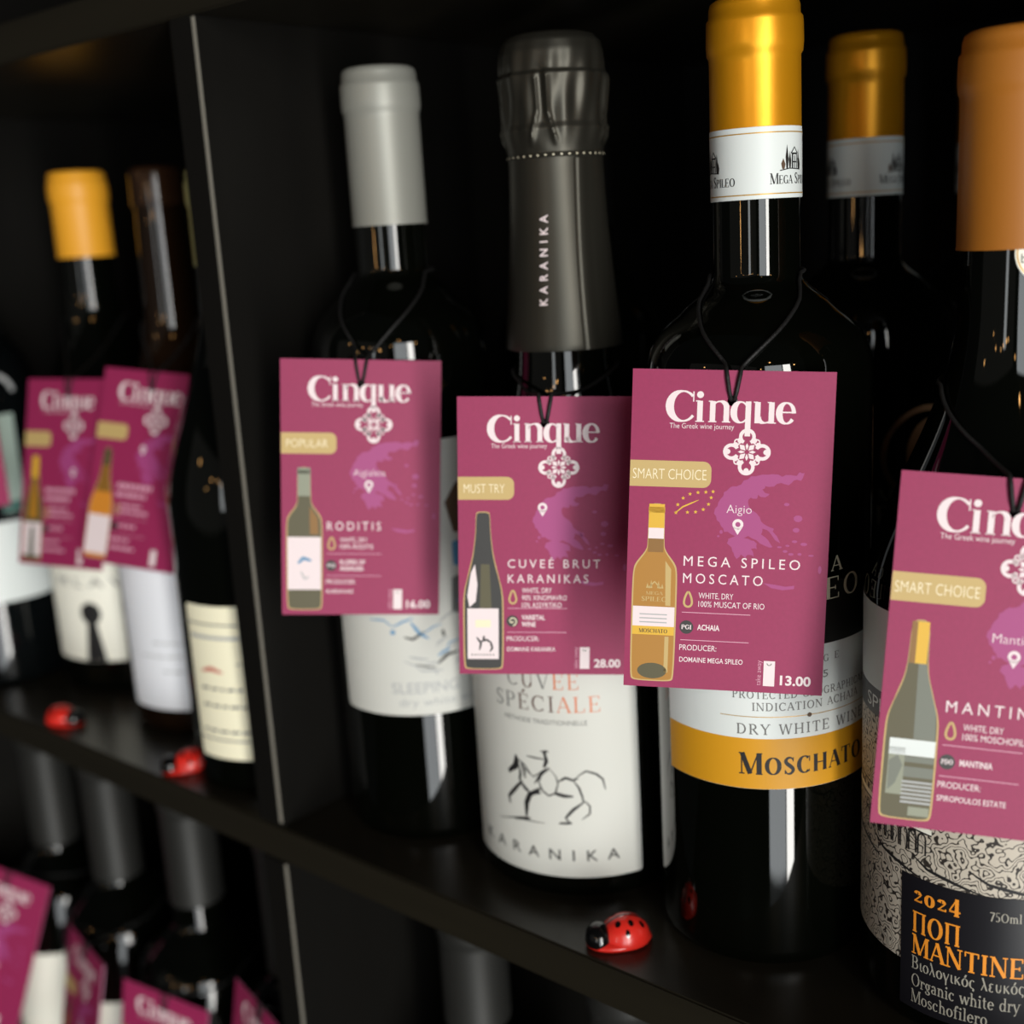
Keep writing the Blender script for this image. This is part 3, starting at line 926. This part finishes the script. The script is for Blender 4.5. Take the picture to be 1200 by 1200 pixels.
for k, x, y, zc, lab in (('rone', -.3265, .3350, 245.5, 'dark bottle with slate capsule under the shelf board, just right of the lower upright'),
                         ('rtwo', -.2450, .3330, 240, 'dark bottle with slate capsule under the ladybird, mostly below the frame')):
    P = bordeaux(36.5, 176, 222, 14.2, 300)
    t = bottle(k, 'wine_bottle', lab, x, y, P, 'glass', LOW, 'bottles on the lower shelf')
    lathe('capsule', capsule_prof(14.7, zc, 302), 'slate_cap', t)
    wrap('label', 36.5, -20, 100, 40, 120, 'offwhite', t, corner=2)


# ------------------------------------------------------------------ the hanging tags
TW, TH = 58.3, 94.74                        # card size in mm, thickness .5
MAP = [(50.9,29.5),(50.0,31.8),(47.9,31.8),(46.5,33.2),(44.3,32.6),(42.3,33.7),(39.8,33.7),(39.0,34.7),(41.1,36.0),(39.9,37.0),(37.8,36.3),(37.5,37.5),(35.8,37.2),(35.0,38.5),(35.8,40.6),(37.6,41.8),(39.0,44.2),(40.7,45.4),(42.8,46.2),(41.6,47.3),(39.5,46.3),(39.1,48.0),(41.3,49.7),(42.6,51.7),(40.5,51.4),(37.9,49.8),(35.4,48.6),(34.2,49.3),(36.3,49.9),(38.0,50.8),(38.1,52.5),(36.4,52.4),(37.3,54.9),(35.6,54.2),(35.0,55.5),(33.5,54.2),(32.3,55.6),(31.4,53.9),(30.7,52.2),(29.3,51.0),(29.6,49.7),(31.7,48.8),(30.0,48.0),(28.3,47.7),(27.4,46.0),(26.1,44.3),(25.2,42.3),(26.1,40.1),(26.9,38.0),(27.9,35.8),(29.5,34.5),(31.5,34.0),(33.5,32.2),(35.6,30.9),(38.8,30.3),(41.7,30.1),(44.6,30.8),(47.0,30.2),(48.7,30.4),(49.5,29.3)]
CRETE = [(40.4,62.5),(43.4,62.8),(46.8,63.3),(49.4,62.9),(49.3,63.9),(46.0,64.4),(42.7,63.9)]
EVIA = [(41.1,45.6),(43.7,48.3),(44.8,50.4),(43.3,49.6),(41.6,47.3)]
ISL = [(46.2,38.9,0.8,0.5),(49.6,43.0,1.3,1.0),(49.2,46.4,1.0,0.7),(48.9,49.8,0.8,0.4),(51.6,50.5,1.0,0.5),(46.3,52.8,0.7,0.4),(48.0,53.6,0.8,0.4),(50.5,53.5,0.6,0.4),(44.6,51.6,0.7,0.3),(56.5,57.9,0.5,1.2),(53.8,53.8,0.8,0.3),(27.5,47.7,0.5,0.6),(26.7,49.0,0.4,0.3),(46.9,51.1,0.6,0.3)]


def card_map(x, y, lift):
    """card mm (x right, y down) to tag space: origin at the middle of the card"""
    return Vector(((x - 29.4) * TW / 58800, (-.25 - lift) / 1000, (47.775 - y) * TH / 95550))


def card_mesh():
    bm = bmesh.new()
    hx, hy, hr = TW / 2, 8.9, 1.5
    angs = sorted([2 * PI * k / 28 for k in range(28)] + [math.atan2(cy_ - hy, cx_ - hx) % (2 * PI) for cx_ in (0, TW) for cy_ in (0, TH)])
    rings = []
    for y in (-.25, .25):
        inn, out = [], []
        for a in angs:
            c, s = math.cos(a), math.sin(a)
            tx = ((TW - hx) / c if c > 1e-9 else (-hx / c if c < -1e-9 else 1e9))
            ty = ((TH - hy) / s if s > 1e-9 else (-hy / s if s < -1e-9 else 1e9))
            k = min(tx, ty)
            for lst, q in ((inn, hr), (out, k)):
                lst.append(bm.verts.new(((hx + q * c - TW / 2) / 1000, y / 1000, (TH / 2 - hy - q * s) / 1000)))
        rings.append((inn, out))
    n = len(angs)
    (i0, o0), (i1, o1) = rings
    for k in range(n):
        j = (k + 1) % n
        bm.faces.new((i0[k], o0[k], o0[j], i0[j]))
        bm.faces.new((i1[k], i1[j], o1[j], o1[k]))
        bm.faces.new((o0[k], o1[k], o1[j], o0[j])).material_index = 1
        bm.faces.new((i0[k], i0[j], i1[j], i1[k])).material_index = 1
    return mesh_from_bm('card', bm)


CARD = card_mesh()


def logo_flat():
    F = Flat(True)
    w = 'white_print'
    b, xh = 15.3, 6.4                         # baseline, x-height
    T = 1.6

    def stem(x, y0, y1, t=T):
        F.rect(x - t / 2, y0, x + t / 2, y1, w)
    # C
    pts, ws = [], []
    for k in range(25):
        a = math.radians(42 + (322 - 42) * k / 24)
        pts.append((15.0 + 3.85 * math.cos(a), 10.75 - 4.4 * math.sin(a)))
        ws.append(.45 + 2.0 * abs(min(0, math.cos(a))) ** 1.1 + .5 * max(0, math.cos(a)))
    F.ribbon(pts, ws, w)
    F.rect(17.9, 6.4, 18.25, 9.4, w)
    # i
    stem(20.0, 9.1, b)
    F.disc(20.0, 7.3, 1.0, 1.0, w)
    for (a, c, y) in ((18.75, 21.25, b), (18.75, 20, 9.32)):
        F.rect(a, y - .32, c, y, w)

    def nn(x, up=False):
        stem(x, 9.1, b)
        stem(x + 4.0, 10.8 if not up else 9.1, b if not up else b)
        pts, ws = [], []
        for k in range(13):
            a = math.radians(180 * k / 12)
            pts.append((x + 2.1 + 1.9 * math.cos(a), (10.9 - 1.75 * math.sin(a)) if not up else (13.5 + 1.65 * math.sin(a))))
            ws.append(.45 + 1.25 * max(0, (math.cos(a) if not up else -math.cos(a))) ** .9)
        F.ribbon(pts, ws, w)
        for xx in ((x, x + 4.0) if not up else (x + 4.15,)):
            F.rect(xx - 1.2, b - .32, xx + 1.2, b, w)
        F.rect(x - 1.2, 9.0, x, 9.32, w)
        if up:
            F.rect(x + 2.8, 9.0, x + 4.0, 9.32, w)
    nn(23.7)

    def bowl(x, a0, a1, tail):
        pts, ws = [], []
        for k in range(25):
            a = math.radians(a0 + (a1 - a0) * k / 24)
            pts.append((x + 2.1 * math.cos(a), 12.2 - 3.0 * math.sin(a)))
            ws.append(.42 + 1.55 * abs(min(0, math.cos(a))) ** 1.1 + tail * max(0, math.cos(a)))
        F.ribbon(pts, ws, w)
    bowl(31.9, 40, 320, .2)                    # q
    stem(34.0, 9.0, 19.2, 1.6)
    nn(36.7, True)                             # u
    bowl(45.0, 0, 325, .8)                     # e
    F.rect(43.0, 11.75, 47.2, 12.15, w)
    F.sans('The Greek wine journey', 11.3, 17.3, 1.55, 'white_print', width=18.8, bold=-.004)
    return F


def emblem_flat():
    F = Flat(True)
    w = 'white_print'
    x, y = 34.05, 23.8
    for k in range(4):
        a = k * PI / 2
        dx, dy = math.cos(a), math.sin(a)
        cx_, cy_ = x + dx * 3.95, y + dy * 3.95
        deg = math.degrees(a)
        F.ring(cx_, cy_, 1.25, 2.15, w, .05, deg + 150, deg + 150 - 300, 28)
        for s in (-1, 1):
            F.disc(cx_ - dx * 1.0 - dy * s * 1.75, cy_ - dy * 1.0 + dx * s * 1.75, .75, .75, w, .05, 16)
        F.disc(cx_ + dx * .95, cy_ + dy * .95, .7, .7, w, .06, 12)
        e = a + PI / 4
        ex, ey = math.cos(e), math.sin(e)
        F.poly([(x + ex * .5, y + ey * .5), (x + ex * 1.7 - ey * .7, y + ey * 1.7 + ex * .7), (x + ex * 2.7, y + ey * 2.7), (x + ex * 1.7 + ey * .7, y + ey * 1.7 - ex * .7)], w)
        F.poly([(x + dx * .4, y + dy * .4), (x + dx * 1.5 - dy * .4, y + dy * 1.5 + dx * .4), (x + dx * 2.3, y + dy * 2.3), (x + dx * 1.5 + dy * .4, y + dy * 1.5 - dx * .4)], w)
        F.ring(x + ex * 3.6, y + ey * 3.6, .5, .85, w, .05, 0, 360, 16)
    F.disc(x, y, .55, .55, 'tag', .08, 12)
    F.v = [(x + (a - x) * 1.13, y + (b - y) * 1.13, c) for a, b, c in F.v]
    return F


def map_flat():
    F = Flat(True)
    rag = []
    for a, b in zip(MAP, MAP[1:] + MAP[:1]):
        rag += [a, ((a[0] + b[0]) / 2 + random.uniform(-.35, .35), (a[1] + b[1]) / 2 + random.uniform(-.35, .35))]
    F.poly(rag, 'mauve', .03)
    F.poly(CRETE, 'mauve', .03)
    F.poly(EVIA, 'mauve', .03)
    for a, b, c, d in ISL:
        F.disc(a, b, c, d, 'mauve', .03, 9)
    return F


LOGO = logo_flat().mesh('lettering', card_map)
EMBLEM = emblem_flat().mesh('emblem', card_map)
GREECE = map_flat().mesh('map', card_map)
for me, ms in ((LOGO, ['white_print']), (EMBLEM, ['white_print', 'tag']), (GREECE, ['mauve']), (CARD, ['tag', 'tag_edge'])):
    for m in ms:
        me.materials.append(M[m])


def pin(F, x, y):
    w = 'white_print'
    F.ring(x, y, .75, 1.6, w, .08, 0, 360, 24)
    F.poly([(x - 1.45, y + .7), (x, y + 3.1), (x + 1.45, y + .7), (x, y + 1.2)], w, .08)


def drop(F, x, y):
    p = []
    for k in range(25):
        a = 2 * PI * k / 24
        p.append((x + 1.55 * math.sin(a) * (1 - .35 * (1 + math.cos(a)) / 2 * 1.6), y - math.cos(a) * (2.5 if math.cos(a) > 0 else 2.0)))
    F.ribbon(p, .62, 'badge')


def leaf_stars(F):
    pts = [(14.0, 42.4), (14.5, 40.0), (16.0, 38.0), (18.0, 36.7), (20.3, 36.2), (22.6, 36.0), (24.7, 35.8), (24.2, 37.6), (23.5, 39.6), (22.0, 41.2), (19.8, 42.0), (17.4, 42.2)]
    for x, y in pts:
        F.poly([(x + (.62 if k % 2 == 0 else .27) * math.sin(PI * k / 5), y - (.62 if k % 2 == 0 else .27) * math.cos(PI * k / 5)) for k in range(10)], 'yellow_print')
    F.ribbon([(13.8, 42.5), (16, 40.6), (18.5, 39.4), (20.6, 38.4)], [.2, .45, .4, .15], 'yellow_print')


def illegible(F, x, y, w_, h, m='pink_print'):
    a = x
    while a < x + w_:
        l = random.uniform(1.2, 3.4)
        l = min(l, x + w_ - a + .4)
        F.rect(a, y - h, a + l, y, m)
        a += l + .7


def picture(F, kind):
    """the printed bottle: x 2-14.7, y 40-93.4"""
    if kind in ('rod', 'mega'):
        out = [(6.2, 40.2), (10.6, 40.2), (10.7, 50.6), (10.9, 54), (14.2, 58.5), (14.7, 61.5), (14.6, 92.2), (13.6, 93.4), (3.3, 93.4), (2.2, 92.2), (2.1, 61.5), (2.7, 58.5), (6.0, 54), (6.1, 50.6)]
    elif kind in ('kar',):
        out = [(6.2, 40.0), (6.9, 39.2), (10, 39.2), (10.7, 40.0), (10.9, 47), (11.8, 55), (14.4, 65), (14.9, 70), (14.8, 92.4), (13.8, 93.6), (3.0, 93.6), (2.0, 92.4), (1.9, 70), (2.4, 65), (5.0, 55), (6.0, 47)]
    else:
        out = [(6.4, 39.8), (10.7, 39.8), (11, 50), (11.6, 55.5), (14.5, 64), (15.0, 68), (15.2, 92.0), (14.0, 93.3), (3.2, 93.3), (2.1, 92.0), (2.0, 68), (2.6, 64), (5.6, 55.5), (6.2, 50)]
    for _ in range(2):
        out = sum([[(a[0] * .8 + b[0] * .2, a[1] * .8 + b[1] * .2), (a[0] * .2 + b[0] * .8, a[1] * .2 + b[1] * .8)] for a, b in zip(out, out[1:] + out[:1])], [])
    cxm = 8.4
    body, capc = {'rod': ('olive_print', 'sage_print'), 'mega': ('amber_print', 'yellow_print'), 'kar': ('dark_print', 'dark_print'), 'spi': ('olive_print', 'yellow_print'),
                  'far1': ('olive_print', 'yellow_print'), 'far2': ('orange_print', 'olive_print'), 'far3': ('olive_print', 'dark_print')}[kind]
    F.poly([(cxm + (x - cxm) * 1.07, y + (.35 if y > 60 else -.35)) for x, y in out], 'badge', .03)
    F.poly(out, body, .045)
    if kind == 'rod':
        F.rect(6.1, 40.0, 10.7, 50.6, 'sage_print', .07)
        F.rect(5.95, 40.8, 10.85, 42.4, 'sage_print', .07)
        F.rect(2.2, 66, 14.5, 86, 'white_print', .07)
        F.sketch([(6, 76), (8, 74), (11, 75)], 1.2, 'blue_ink', .09)
        F.sketch([(7, 79), (8.5, 82), (10, 81)], .6, 'pale_ink', .09)
        F.poly([(10.4, 54.5), (13.4, 58.8), (13.7, 65), (10.5, 65)], 'brass_print', .06)
    elif kind == 'mega':
        F.rect(6.1, 40.0, 10.7, 47.2, 'yellow_print', .07)
        F.rect(6.0, 40.9, 10.8, 42.6, 'yellow_print', .07)
        F.rect(6.1, 47.2, 10.7, 50.4, 'white_print', .07)
        F.rect(6.1, 50.4, 10.7, 54.5, 'brass_print', .06)
        F.rect(2.15, 71.0, 14.6, 77.0, 'white_print', .07)
        F.rect(2.15, 77.0, 14.6, 79.6, 'yellow_print', .07)
        F.serif('MOSCHATO', 8.4, 79.0, 1.2, 'ink', width=8.5, align='c', lift=.09, thick=.18)
        F.serif('MEGA', 8.4, 67.4, 1.0, 'badge', width=5, align='c', lift=.08, thick=.18)
        F.serif('SPILEO', 8.4, 69.4, 1.4, 'badge', width=7.6, align='c', lift=.08, thick=.18)
        F.ribbon([(6.6, 65.4), (8.4, 63.4), (10.2, 65.4)], .5, 'badge', .08)
        for x, h in ((6.3, 1.6), (7.4, 2.6), (9.6, 2.4), (10.7, 1.4)):
            F.poly([(x - .4, 65.4), (x, 65.4 - h), (x + .4, 65.4)], 'badge', .08)
        for yy in (73.2, 74.4, 75.6):
            F.rect(4.2, yy, 12.4, yy + .35, 'pale_ink', .09)
        F.disc(8.4, 90.6, 4.4, 2.4, 'olive_print', .06)
        F.poly([(11.4, 57), (13.2, 59.5), (13.3, 70.6), (11.8, 70.6)], 'badge', .06)
        F.rect(11.9, 80, 13.1, 91, 'badge', .06)
    elif kind == 'kar':
        F.rect(6.3, 46.5, 10.6, 52, 'dark_print', .06)
        F.poly([(4.2, 60), (5.6, 57), (6.4, 64), (5.8, 70), (3.6, 72), (2.9, 68)], 'white_print', .07)
        F.poly([(7.6, 57), (10.6, 57), (11.2, 72.5), (7.2, 72.5)], 'olive_print', .06)
        F.rect(2.9, 72.4, 13.6, 90.2, 'white_print', .08)
        F.rect(5.6, 76.4, 10.9, 79.0, 'badge_text', .1)
        for s in ([(6, 82.5), (7.5, 84.5), (7, 87)], [(7.5, 84), (9.5, 83.4), (11, 84.4)], [(10.8, 84), (11.4, 86.4), (10.6, 87.6)], [(8.3, 83.6), (8.6, 82)]):
            F.sketch(s, .7, 'ink', .1)
        for i in range(8):
            F.rect(4.2 + i * 1.05, 88.4, 4.7 + i * 1.05, 89, 'grey_ink', .1)
    elif kind == 'spi':
        F.rect(6.3, 39.9, 10.8, 51.2, 'yellow_print', .07)
        F.rect(6.3, 39.9, 7.8, 51.2, 'brass_print', .075)
        F.poly([(8.8, 51.2), (10.9, 51.2), (12, 56), (14.4, 64), (14.8, 71.6), (9.2, 71.6)], 'greyglass_print', .06)
        F.rect(3.2, 71.8, 15.0, 76.2, 'cool_paper', .07)
        F.rect(3.2, 74.2, 7.4, 87, 'sage_print', .07)
        F.poly([(3.4, 78), (5.6, 76.2), (7, 79), (5.4, 84), (3.6, 86)], 'greyglass_print', .08)
        F.rect(7.4, 76.4, 15.0, 78, 'greyglass_print', .075)
        F.rect(7.4, 79.2, 15.0, 82, 'greyglass_print', .075)
        for i in range(6):
            F.rect(7.2, 83 + i * 1.1, 15.0, 83.6 + i * 1.1, 'pale_ink', .08)
        F.rect(9.4, 90, 14.8, 92.4, 'sage_print', .07)
    elif kind == 'far1':
        F.rect(6.3, 39.9, 10.8, 51.2, 'yellow_print', .07)
        F.poly([(7.4, 52), (9.8, 52), (11, 60), (12, 72), (5, 72), (6.2, 60)], 'amber_print', .06)
        F.rect(2.1, 74, 15, 91, 'white_print', .08)
        F.poly([(7.2, 76), (9.8, 76), (10.6, 91), (6.4, 91)], 'greyglass_print', .1)
    elif kind == 'far2':
        F.poly([(6.4, 39.8), (10.7, 39.8), (11, 50), (11.6, 55.5), (13.4, 61), (3.9, 61), (5.6, 55.5), (6.2, 50)], 'brass_print', .06)
        F.rect(6.3, 39.8, 10.8, 48, 'olive_print', .07)
        F.rect(2.0, 72.5, 15.2, 91.5, 'white_print', .08)
    else:
        F.rect(3, 70, 14, 88, 'offwhite', .08)


def cord_for(tag, key, zc, lean=75):
    """a thin loop: through the hole, over the card's top edge, along the shoulder and round the neck"""
    bx, by, bz, rf, _ = BOT[key]
    Mw = tag.matrix_world
    A = Vector((bx, by, bz))

    def out(p, gap=.0011):
        h = max(0, (p.z - bz) * 1000)
        need = rf(h) / 1000 + gap
        d = Vector((p.x - bx, p.y - by))
        if d.length < need:
            d = d.normalized() * need
        return Vector((bx + d.x, by + d.y, p.z))

    halves = []
    top = Mw @ Vector((0, 0, TH / 2000 + .001))
    th = math.atan2(top.x - bx, -(top.y - by))
    rn = rf(zc) / 1000 + .0009
    for s in (-1, 1):
        loc = [(s * .0003, .0012, .0388), (s * .0006, -.0006, .0392), (s * .0011, -.0011, .0415), (s * .0017, -.0012, .0450), (s * .0021, -.0008, .0476), (s * .0022, .0004, .0482)]
        pts = [Mw @ Vector(p) for p in loc]
        a = th + s * math.radians(lean)
        end = Vector((bx + rn * math.sin(a), by - rn * math.cos(a), bz + zc / 1000))
        q = pts[-1]
        for k in range(1, 15):
            t = k / 14
            p = q.lerp(end, t)
            p.z -= .003 * math.sin(PI * t)
            pts.append(out(p))
        a_end = th + s * PI
        for k in range(1, 9):
            aa = a + (a_end - a) * k / 8
            pts.append(Vector((bx + rn * math.sin(aa), by - rn * math.cos(aa), bz + zc / 1000 + .0015 * k / 8)))
        halves.append(pts)
    path = halves[0] + halves[1][::-1][1:]
    inv = Mw.inverted()
    return tube('cord', [inv @ p for p in path], .00062, 'cord', tag, 8)


def tag(key, q, label, bkey, zc, pic, badge, blen, title, tsz, lines, icon, region, producer, price, loc, pins, eu=False, lean=75, legible=True):
    x, y, z, yaw, pitch, roll = q
    R = Matrix.Rotation(math.radians(yaw), 3, 'Z') @ Matrix.Rotation(math.radians(pitch), 3, 'X') @ Matrix.Rotation(math.radians(roll), 3, 'Y')
    t = thing('price_tag', label, 'price tag', (0, 0, 0), 'magenta tags hung on the bottles')
    t.matrix_world = Matrix.Translation(Vector((x, y, z + EYE))) @ R.to_4x4()
    bpy.context.view_layer.update()

    def sub(name, me):
        o = bpy.data.objects.new(name, me)
        COL.objects.link(o)
        o.parent = card
        return o
    card = bpy.data.objects.new('card', CARD)
    COL.objects.link(card)
    card.parent = t
    sub('lettering', LOGO)
    sub('emblem', EMBLEM)
    sub('map', GREECE)
    F = Flat(True)                             # badge
    p = [(.05, 27.0)] + [(blen - 2.4 + 2.4 * math.sin(a), 29.4 - 2.4 * math.cos(a)) for a in [PI / 2 * k / 6 for k in range(7)]]
    p += [(blen - 2.4 + 2.4 * math.cos(a), 32.4 + 2.4 * math.sin(a)) for a in [PI / 2 * k / 6 for k in range(7)]] + [(.05, 34.8)]
    F.poly(p, 'badge', .04)
    if badge:
        F.sans(badge, .9 if blen > 22 else 2.0, 32.5, 3.1, 'badge_text', width=blen - 2.3 if blen > 22 else blen - 5.2, bold=-.012)
    F.obj('badge', card_map, card)
    F = Flat(True)
    picture(F, pic)
    F.obj('bottle_picture', card_map, card)
    F = Flat(True)                             # the wine's own lettering and icons
    w = 'white_print'
    pin(F, *pins)
    if loc:
        F.sans(loc, pins[0] + .2, pins[1] - 3.3, 2.5, w, align='c', bold=-.012)
    if eu:
        leaf_stars(F)
    if legible:
        for i, (tx, wd) in enumerate(title):
            F.sans(tx, 16.8, 58.2 + i * 5.2 + (5.2 if len(title) == 1 else 0), tsz, w, width=wd, spacing=1.45)
        n = len(lines)
        for i, (tx, wd) in enumerate(lines):
            F.sans(tx, 21.6, 67.9 + i * 2.55 - (1.0 if n == 3 else 0), 1.75, w, width=wd)
        for i, (tx, wd) in enumerate(region):
            F.sans(tx, 21.5, 77.5 + i * 2.4 - (1.2 if len(region) == 2 else 0), 1.65, w, width=wd, bold=.02)
        F.sans('PRODUCER:', 16.4, 83.8, 1.7, w, width=11.0)
        F.sans(producer[0], 16.5, 87.4, 1.5, w, width=producer[1], bold=.006)
        F.sans('take away', 40.8, 93.4, 1.5, 'pink_print', width=7.6, rot=PI / 2, bold=-.01)
    else:
        illegible(F, 16.8, 58.2, 20, 2.4)
        illegible(F, 16.8, 62.4, 17, 2.2)
        for yy, wd in ((67, 12), (70, 16), (77, 10), (84, 11), (88, 15)):
            illegible(F, 20 if yy < 80 else 16.5, yy, wd, 1.4)
    drop(F, 18.5, 68.6)
    F.rect(16.8, 72.2, 37.0, 72.4, 'pink_print')
    F.rect(16.6, 80.6, 36.8, 80.8, 'pink_print')
    F.disc(18.3, 76.8, 2.05, 2.05, 'dark_print')
    if icon == 'spiral':
        F.ribbon([(18.3 + (.25 + .13 * k) * math.cos(k * .7), 76.8 + (.25 + .13 * k) * math.sin(k * .7)) for k in range(12)], .35, 'badge_text', .08)
    elif legible:
        F.serif(icon, 18.3, 77.4, 1.3, w, width=3.0, thick=.2, thin=.09, align='c', lift=.08)
    F.rect(41.5, 85.9, 44.8, 93.5, w)
    F.ring(43.1, 86.6, .5, .75, 'greyglass_print', .08, 0, 180, 12)
    if price:
        F.sans(price, 55.4, 92.9, 2.75, w, width=9.0, bold=.03, align='r')
    o = F.obj('wine_details', card_map, card)
    cord_for(t, bkey, zc, lean)
    return t


tag('mega', (-0.1781, 0.3021, -0.0905, 32.3, -8.1, 3.4), 'magenta price tag marked 13.00, sharp, hanging in front of the gold-capped bottle', 'mega', 222, 'mega',
    'SMART CHOICE', 24.0, [('MEGA SPILEO', 34.0), ('MOSCATO', 23.4)], 2.95, [('WHITE, DRY', 10.2), ('100% MUSCAT OF RIO', 19.4)], 'PGI', [('ACHAIA', 6.6)], ('DOMAINE MEGA SPILEO', 18.8), '13.00', 'Aigio', (32.3, 45.3), eu=True)
tag('kar', (-0.2504, 0.3055, -0.1017, 38.6, -4.7, 3.0), 'magenta MUST TRY price tag marked 28.00 hanging from the black-foil sparkling bottle', 'kar', 190, 'kar',
    'MUST TRY', 19.0, [('CUVEÉ BRUT', 31.4), ('KARANIKAS', 27.4)], 2.9, [('WHITE, DRY', 10.2), ('90% XINOMAVRO', 15.4), ('10% ASSYRTIKO', 13.6)], 'spiral', [('VARIETAL', 8.0), ('WINE', 4.8)], ('DOMAINE KARANIKA', 16.6), '28.00', '', (28.6, 37.4))
tag('rod', (-0.3288, 0.2957, -0.0903, 44.9, -5.0, 4.7), 'magenta POPULAR price tag marked 16.00 in front of the grey-capped bottle', 'rod', 226, 'rod',
    'POPULAR', 20.4, [('RODITIS', 20.0)], 3.2, [('WHITE, DRY', 10.2), ('100% RODITIS', 12.4)], 'PGI', [('SLOPES OF', 9.4), ('AIGIALEIA', 9.0)], ('KARAVAS', 10.0), '16.00', 'Aigialeia', (32.3, 46.2), lean=70)
tag('spi', (-0.1005, 0.3082, -0.1169, 29.9, -11.1, 5.5), 'magenta SMART CHOICE tag titled MANTINIA at the right edge, below the orange-capped bottle', 'spi', 190, 'spi',
    'SMART CHOICE', 24.0, [('MANTINIA', 27.0)], 3.1, [('WHITE, DRY', 10.2), ('100% MOSCHOFILERO', 19.4)], 'PDO', [('MANTINIA', 8.4)], ('SPIROPOULOS ESTATE', 17.6), '', 'Mantinia', (32.6, 47.0))
ill = dict(badge='', blen=18.5, title=[], tsz=3, lines=[], icon='none', region=[], producer=('', 1), price='', loc='', legible=False)
tag('far1', (-.5632, .3090, -.1068, 13.0, -14.5, -.2), 'blurred magenta tag hanging from the yellow-capped bottle, overlapped by the tag to its right', 'mlav', 205, 'far1', pins=(35.5, 47), **ill)
tag('far2', (-.5101, .3193, -.1024, 19.4, -16.9, 5.2), 'blurred magenta tag picturing an orange bottle, hanging from the brown-capped bottle', 'amb', 205, 'far2', pins=(29, 38), **ill)
tag('far3', (-.6480, .2880, -.0840, 47.0, -8.0, -4.0), 'magenta tag hanging from the leftmost upper bottle, only its right edge in the frame', 'far', 200, 'far3', pins=(30, 45), **ill)
tag('low1', (-0.6750, 0.2802, -0.4017, 26.2, -14.6, 14.0), 'blurred magenta tag at the lower left corner, hanging below the shelf', 'lone', 205, 'far3', pins=(30, 45), **ill)
tag('low2', (-0.5887, 0.2843, -0.4222, -13.4, -13.4, -2.9), 'narrow turned magenta tag beside the cream label on the lower shelf', 'ltwo', 205, 'far2', pins=(30, 45), **ill)
tag('low3', (-0.5231, 0.2925, -0.4297, 14.0, -8.4, 4.8), 'magenta tag at the bottom edge hanging from the third lower-shelf bottle', 'lthree', 200, 'far3', pins=(30, 45), **ill)
tag('low4', (-0.4389, 0.2924, -0.4017, -13.3, -10.1, .8), 'magenta tag at the bottom edge showing only its top corner, beside the lower upright', 'lfour', 205, 'far3', pins=(30, 45), **ill)


# ------------------------------------------------------------------ ladybirds
def ladybird_parts():
    def dome(name, L, Wd, H, m, parent, x0=0.0, zoff=0.0, cut=-.2):
        bm = bmesh.new()
        bmesh.ops.create_uvsphere(bm, u_segments=40, v_segments=24, radius=1)
        bmesh.ops.bisect_plane(bm, geom=bm.verts[:] + bm.edges[:] + bm.faces[:], plane_co=(0, 0, cut), plane_no=(0, 0, -1), clear_outer=True)
        ed = [e for e in bm.edges if e.is_boundary]
        bmesh.ops.holes_fill(bm, edges=ed)
        for v in bm.verts:
            v.co = Vector((x0 + v.co.x * L, v.co.y * Wd, (v.co.z - cut) * H + zoff))
        return link(name, mesh_from_bm(name, bm), [m], parent, 50)
    t = thing('ladybird_ornament', '', 'ornament')
    rim = dome('base', .0116, .0074, .0026, 'red', t, .0006, 0, -.5)
    shell = dome('shell', .0088, .0074, .0082, 'red', t, -.0016, .0008, -.1)
    head = dome('head', .0047, .0054, .0056, 'lady_black', t, .0076, .0013, -.25)

    def on_shell(u, v, e=.00012):
        x, y = u * .0088, v * .0074
        k = 1 - u * u - v * v
        return Vector((x - .0016, y, (math.sqrt(max(k, 0)) + .1) * .0082 + .0008 + e))
    for (u, v, r) in ((.35, .42, .13), (-.15, .5, .13), (-.6, .42, .12), (.35, -.42, .13), (-.15, -.5, .13), (-.6, -.42, .12), (.05, .82, .1), (.05, -.82, .1)):
        bm = bmesh.new()
        c = bm.verts.new(on_shell(u, v, .0002))
        ring = [bm.verts.new(on_shell(u + r * math.cos(2 * PI * k / 16) * .84, v + r * math.sin(2 * PI * k / 16))) for k in range(16)]
        for k in range(16):
            bm.faces.new((c, ring[k], ring[(k + 1) % 16]))
        link('spot', mesh_from_bm('spot', bm), ['lady_black'], shell, 60)
    tube('wing_line', [on_shell(.86 - 1.7 * k / 24, 0, .00002) for k in range(25)], .00022, 'lady_black', shell, 6)
    return t


lb0 = ladybird_parts()
for i, (x, y, ang, lab) in enumerate([(-.2213, .2994, 231, 'small red black-spotted ladybird on the shelf edge below the horse label bottle, sharp'),
                                      (-.5763, .2960, 16, 'blurred red ladybird on the shelf under the keyhole label bottle'),
                                      (-.4707, .2987, 239, 'blurred red ladybird on the shelf in front of the cream label bottle')]):
    o = lb0 if i == 0 else dup(lb0, (0, 0, 0), lab)
    o.location = (x, y, 0)
    o.rotation_euler = (0, 0, math.radians(ang))
    o['label'] = lab
    o['group'] = 'ladybirds on the shelf'
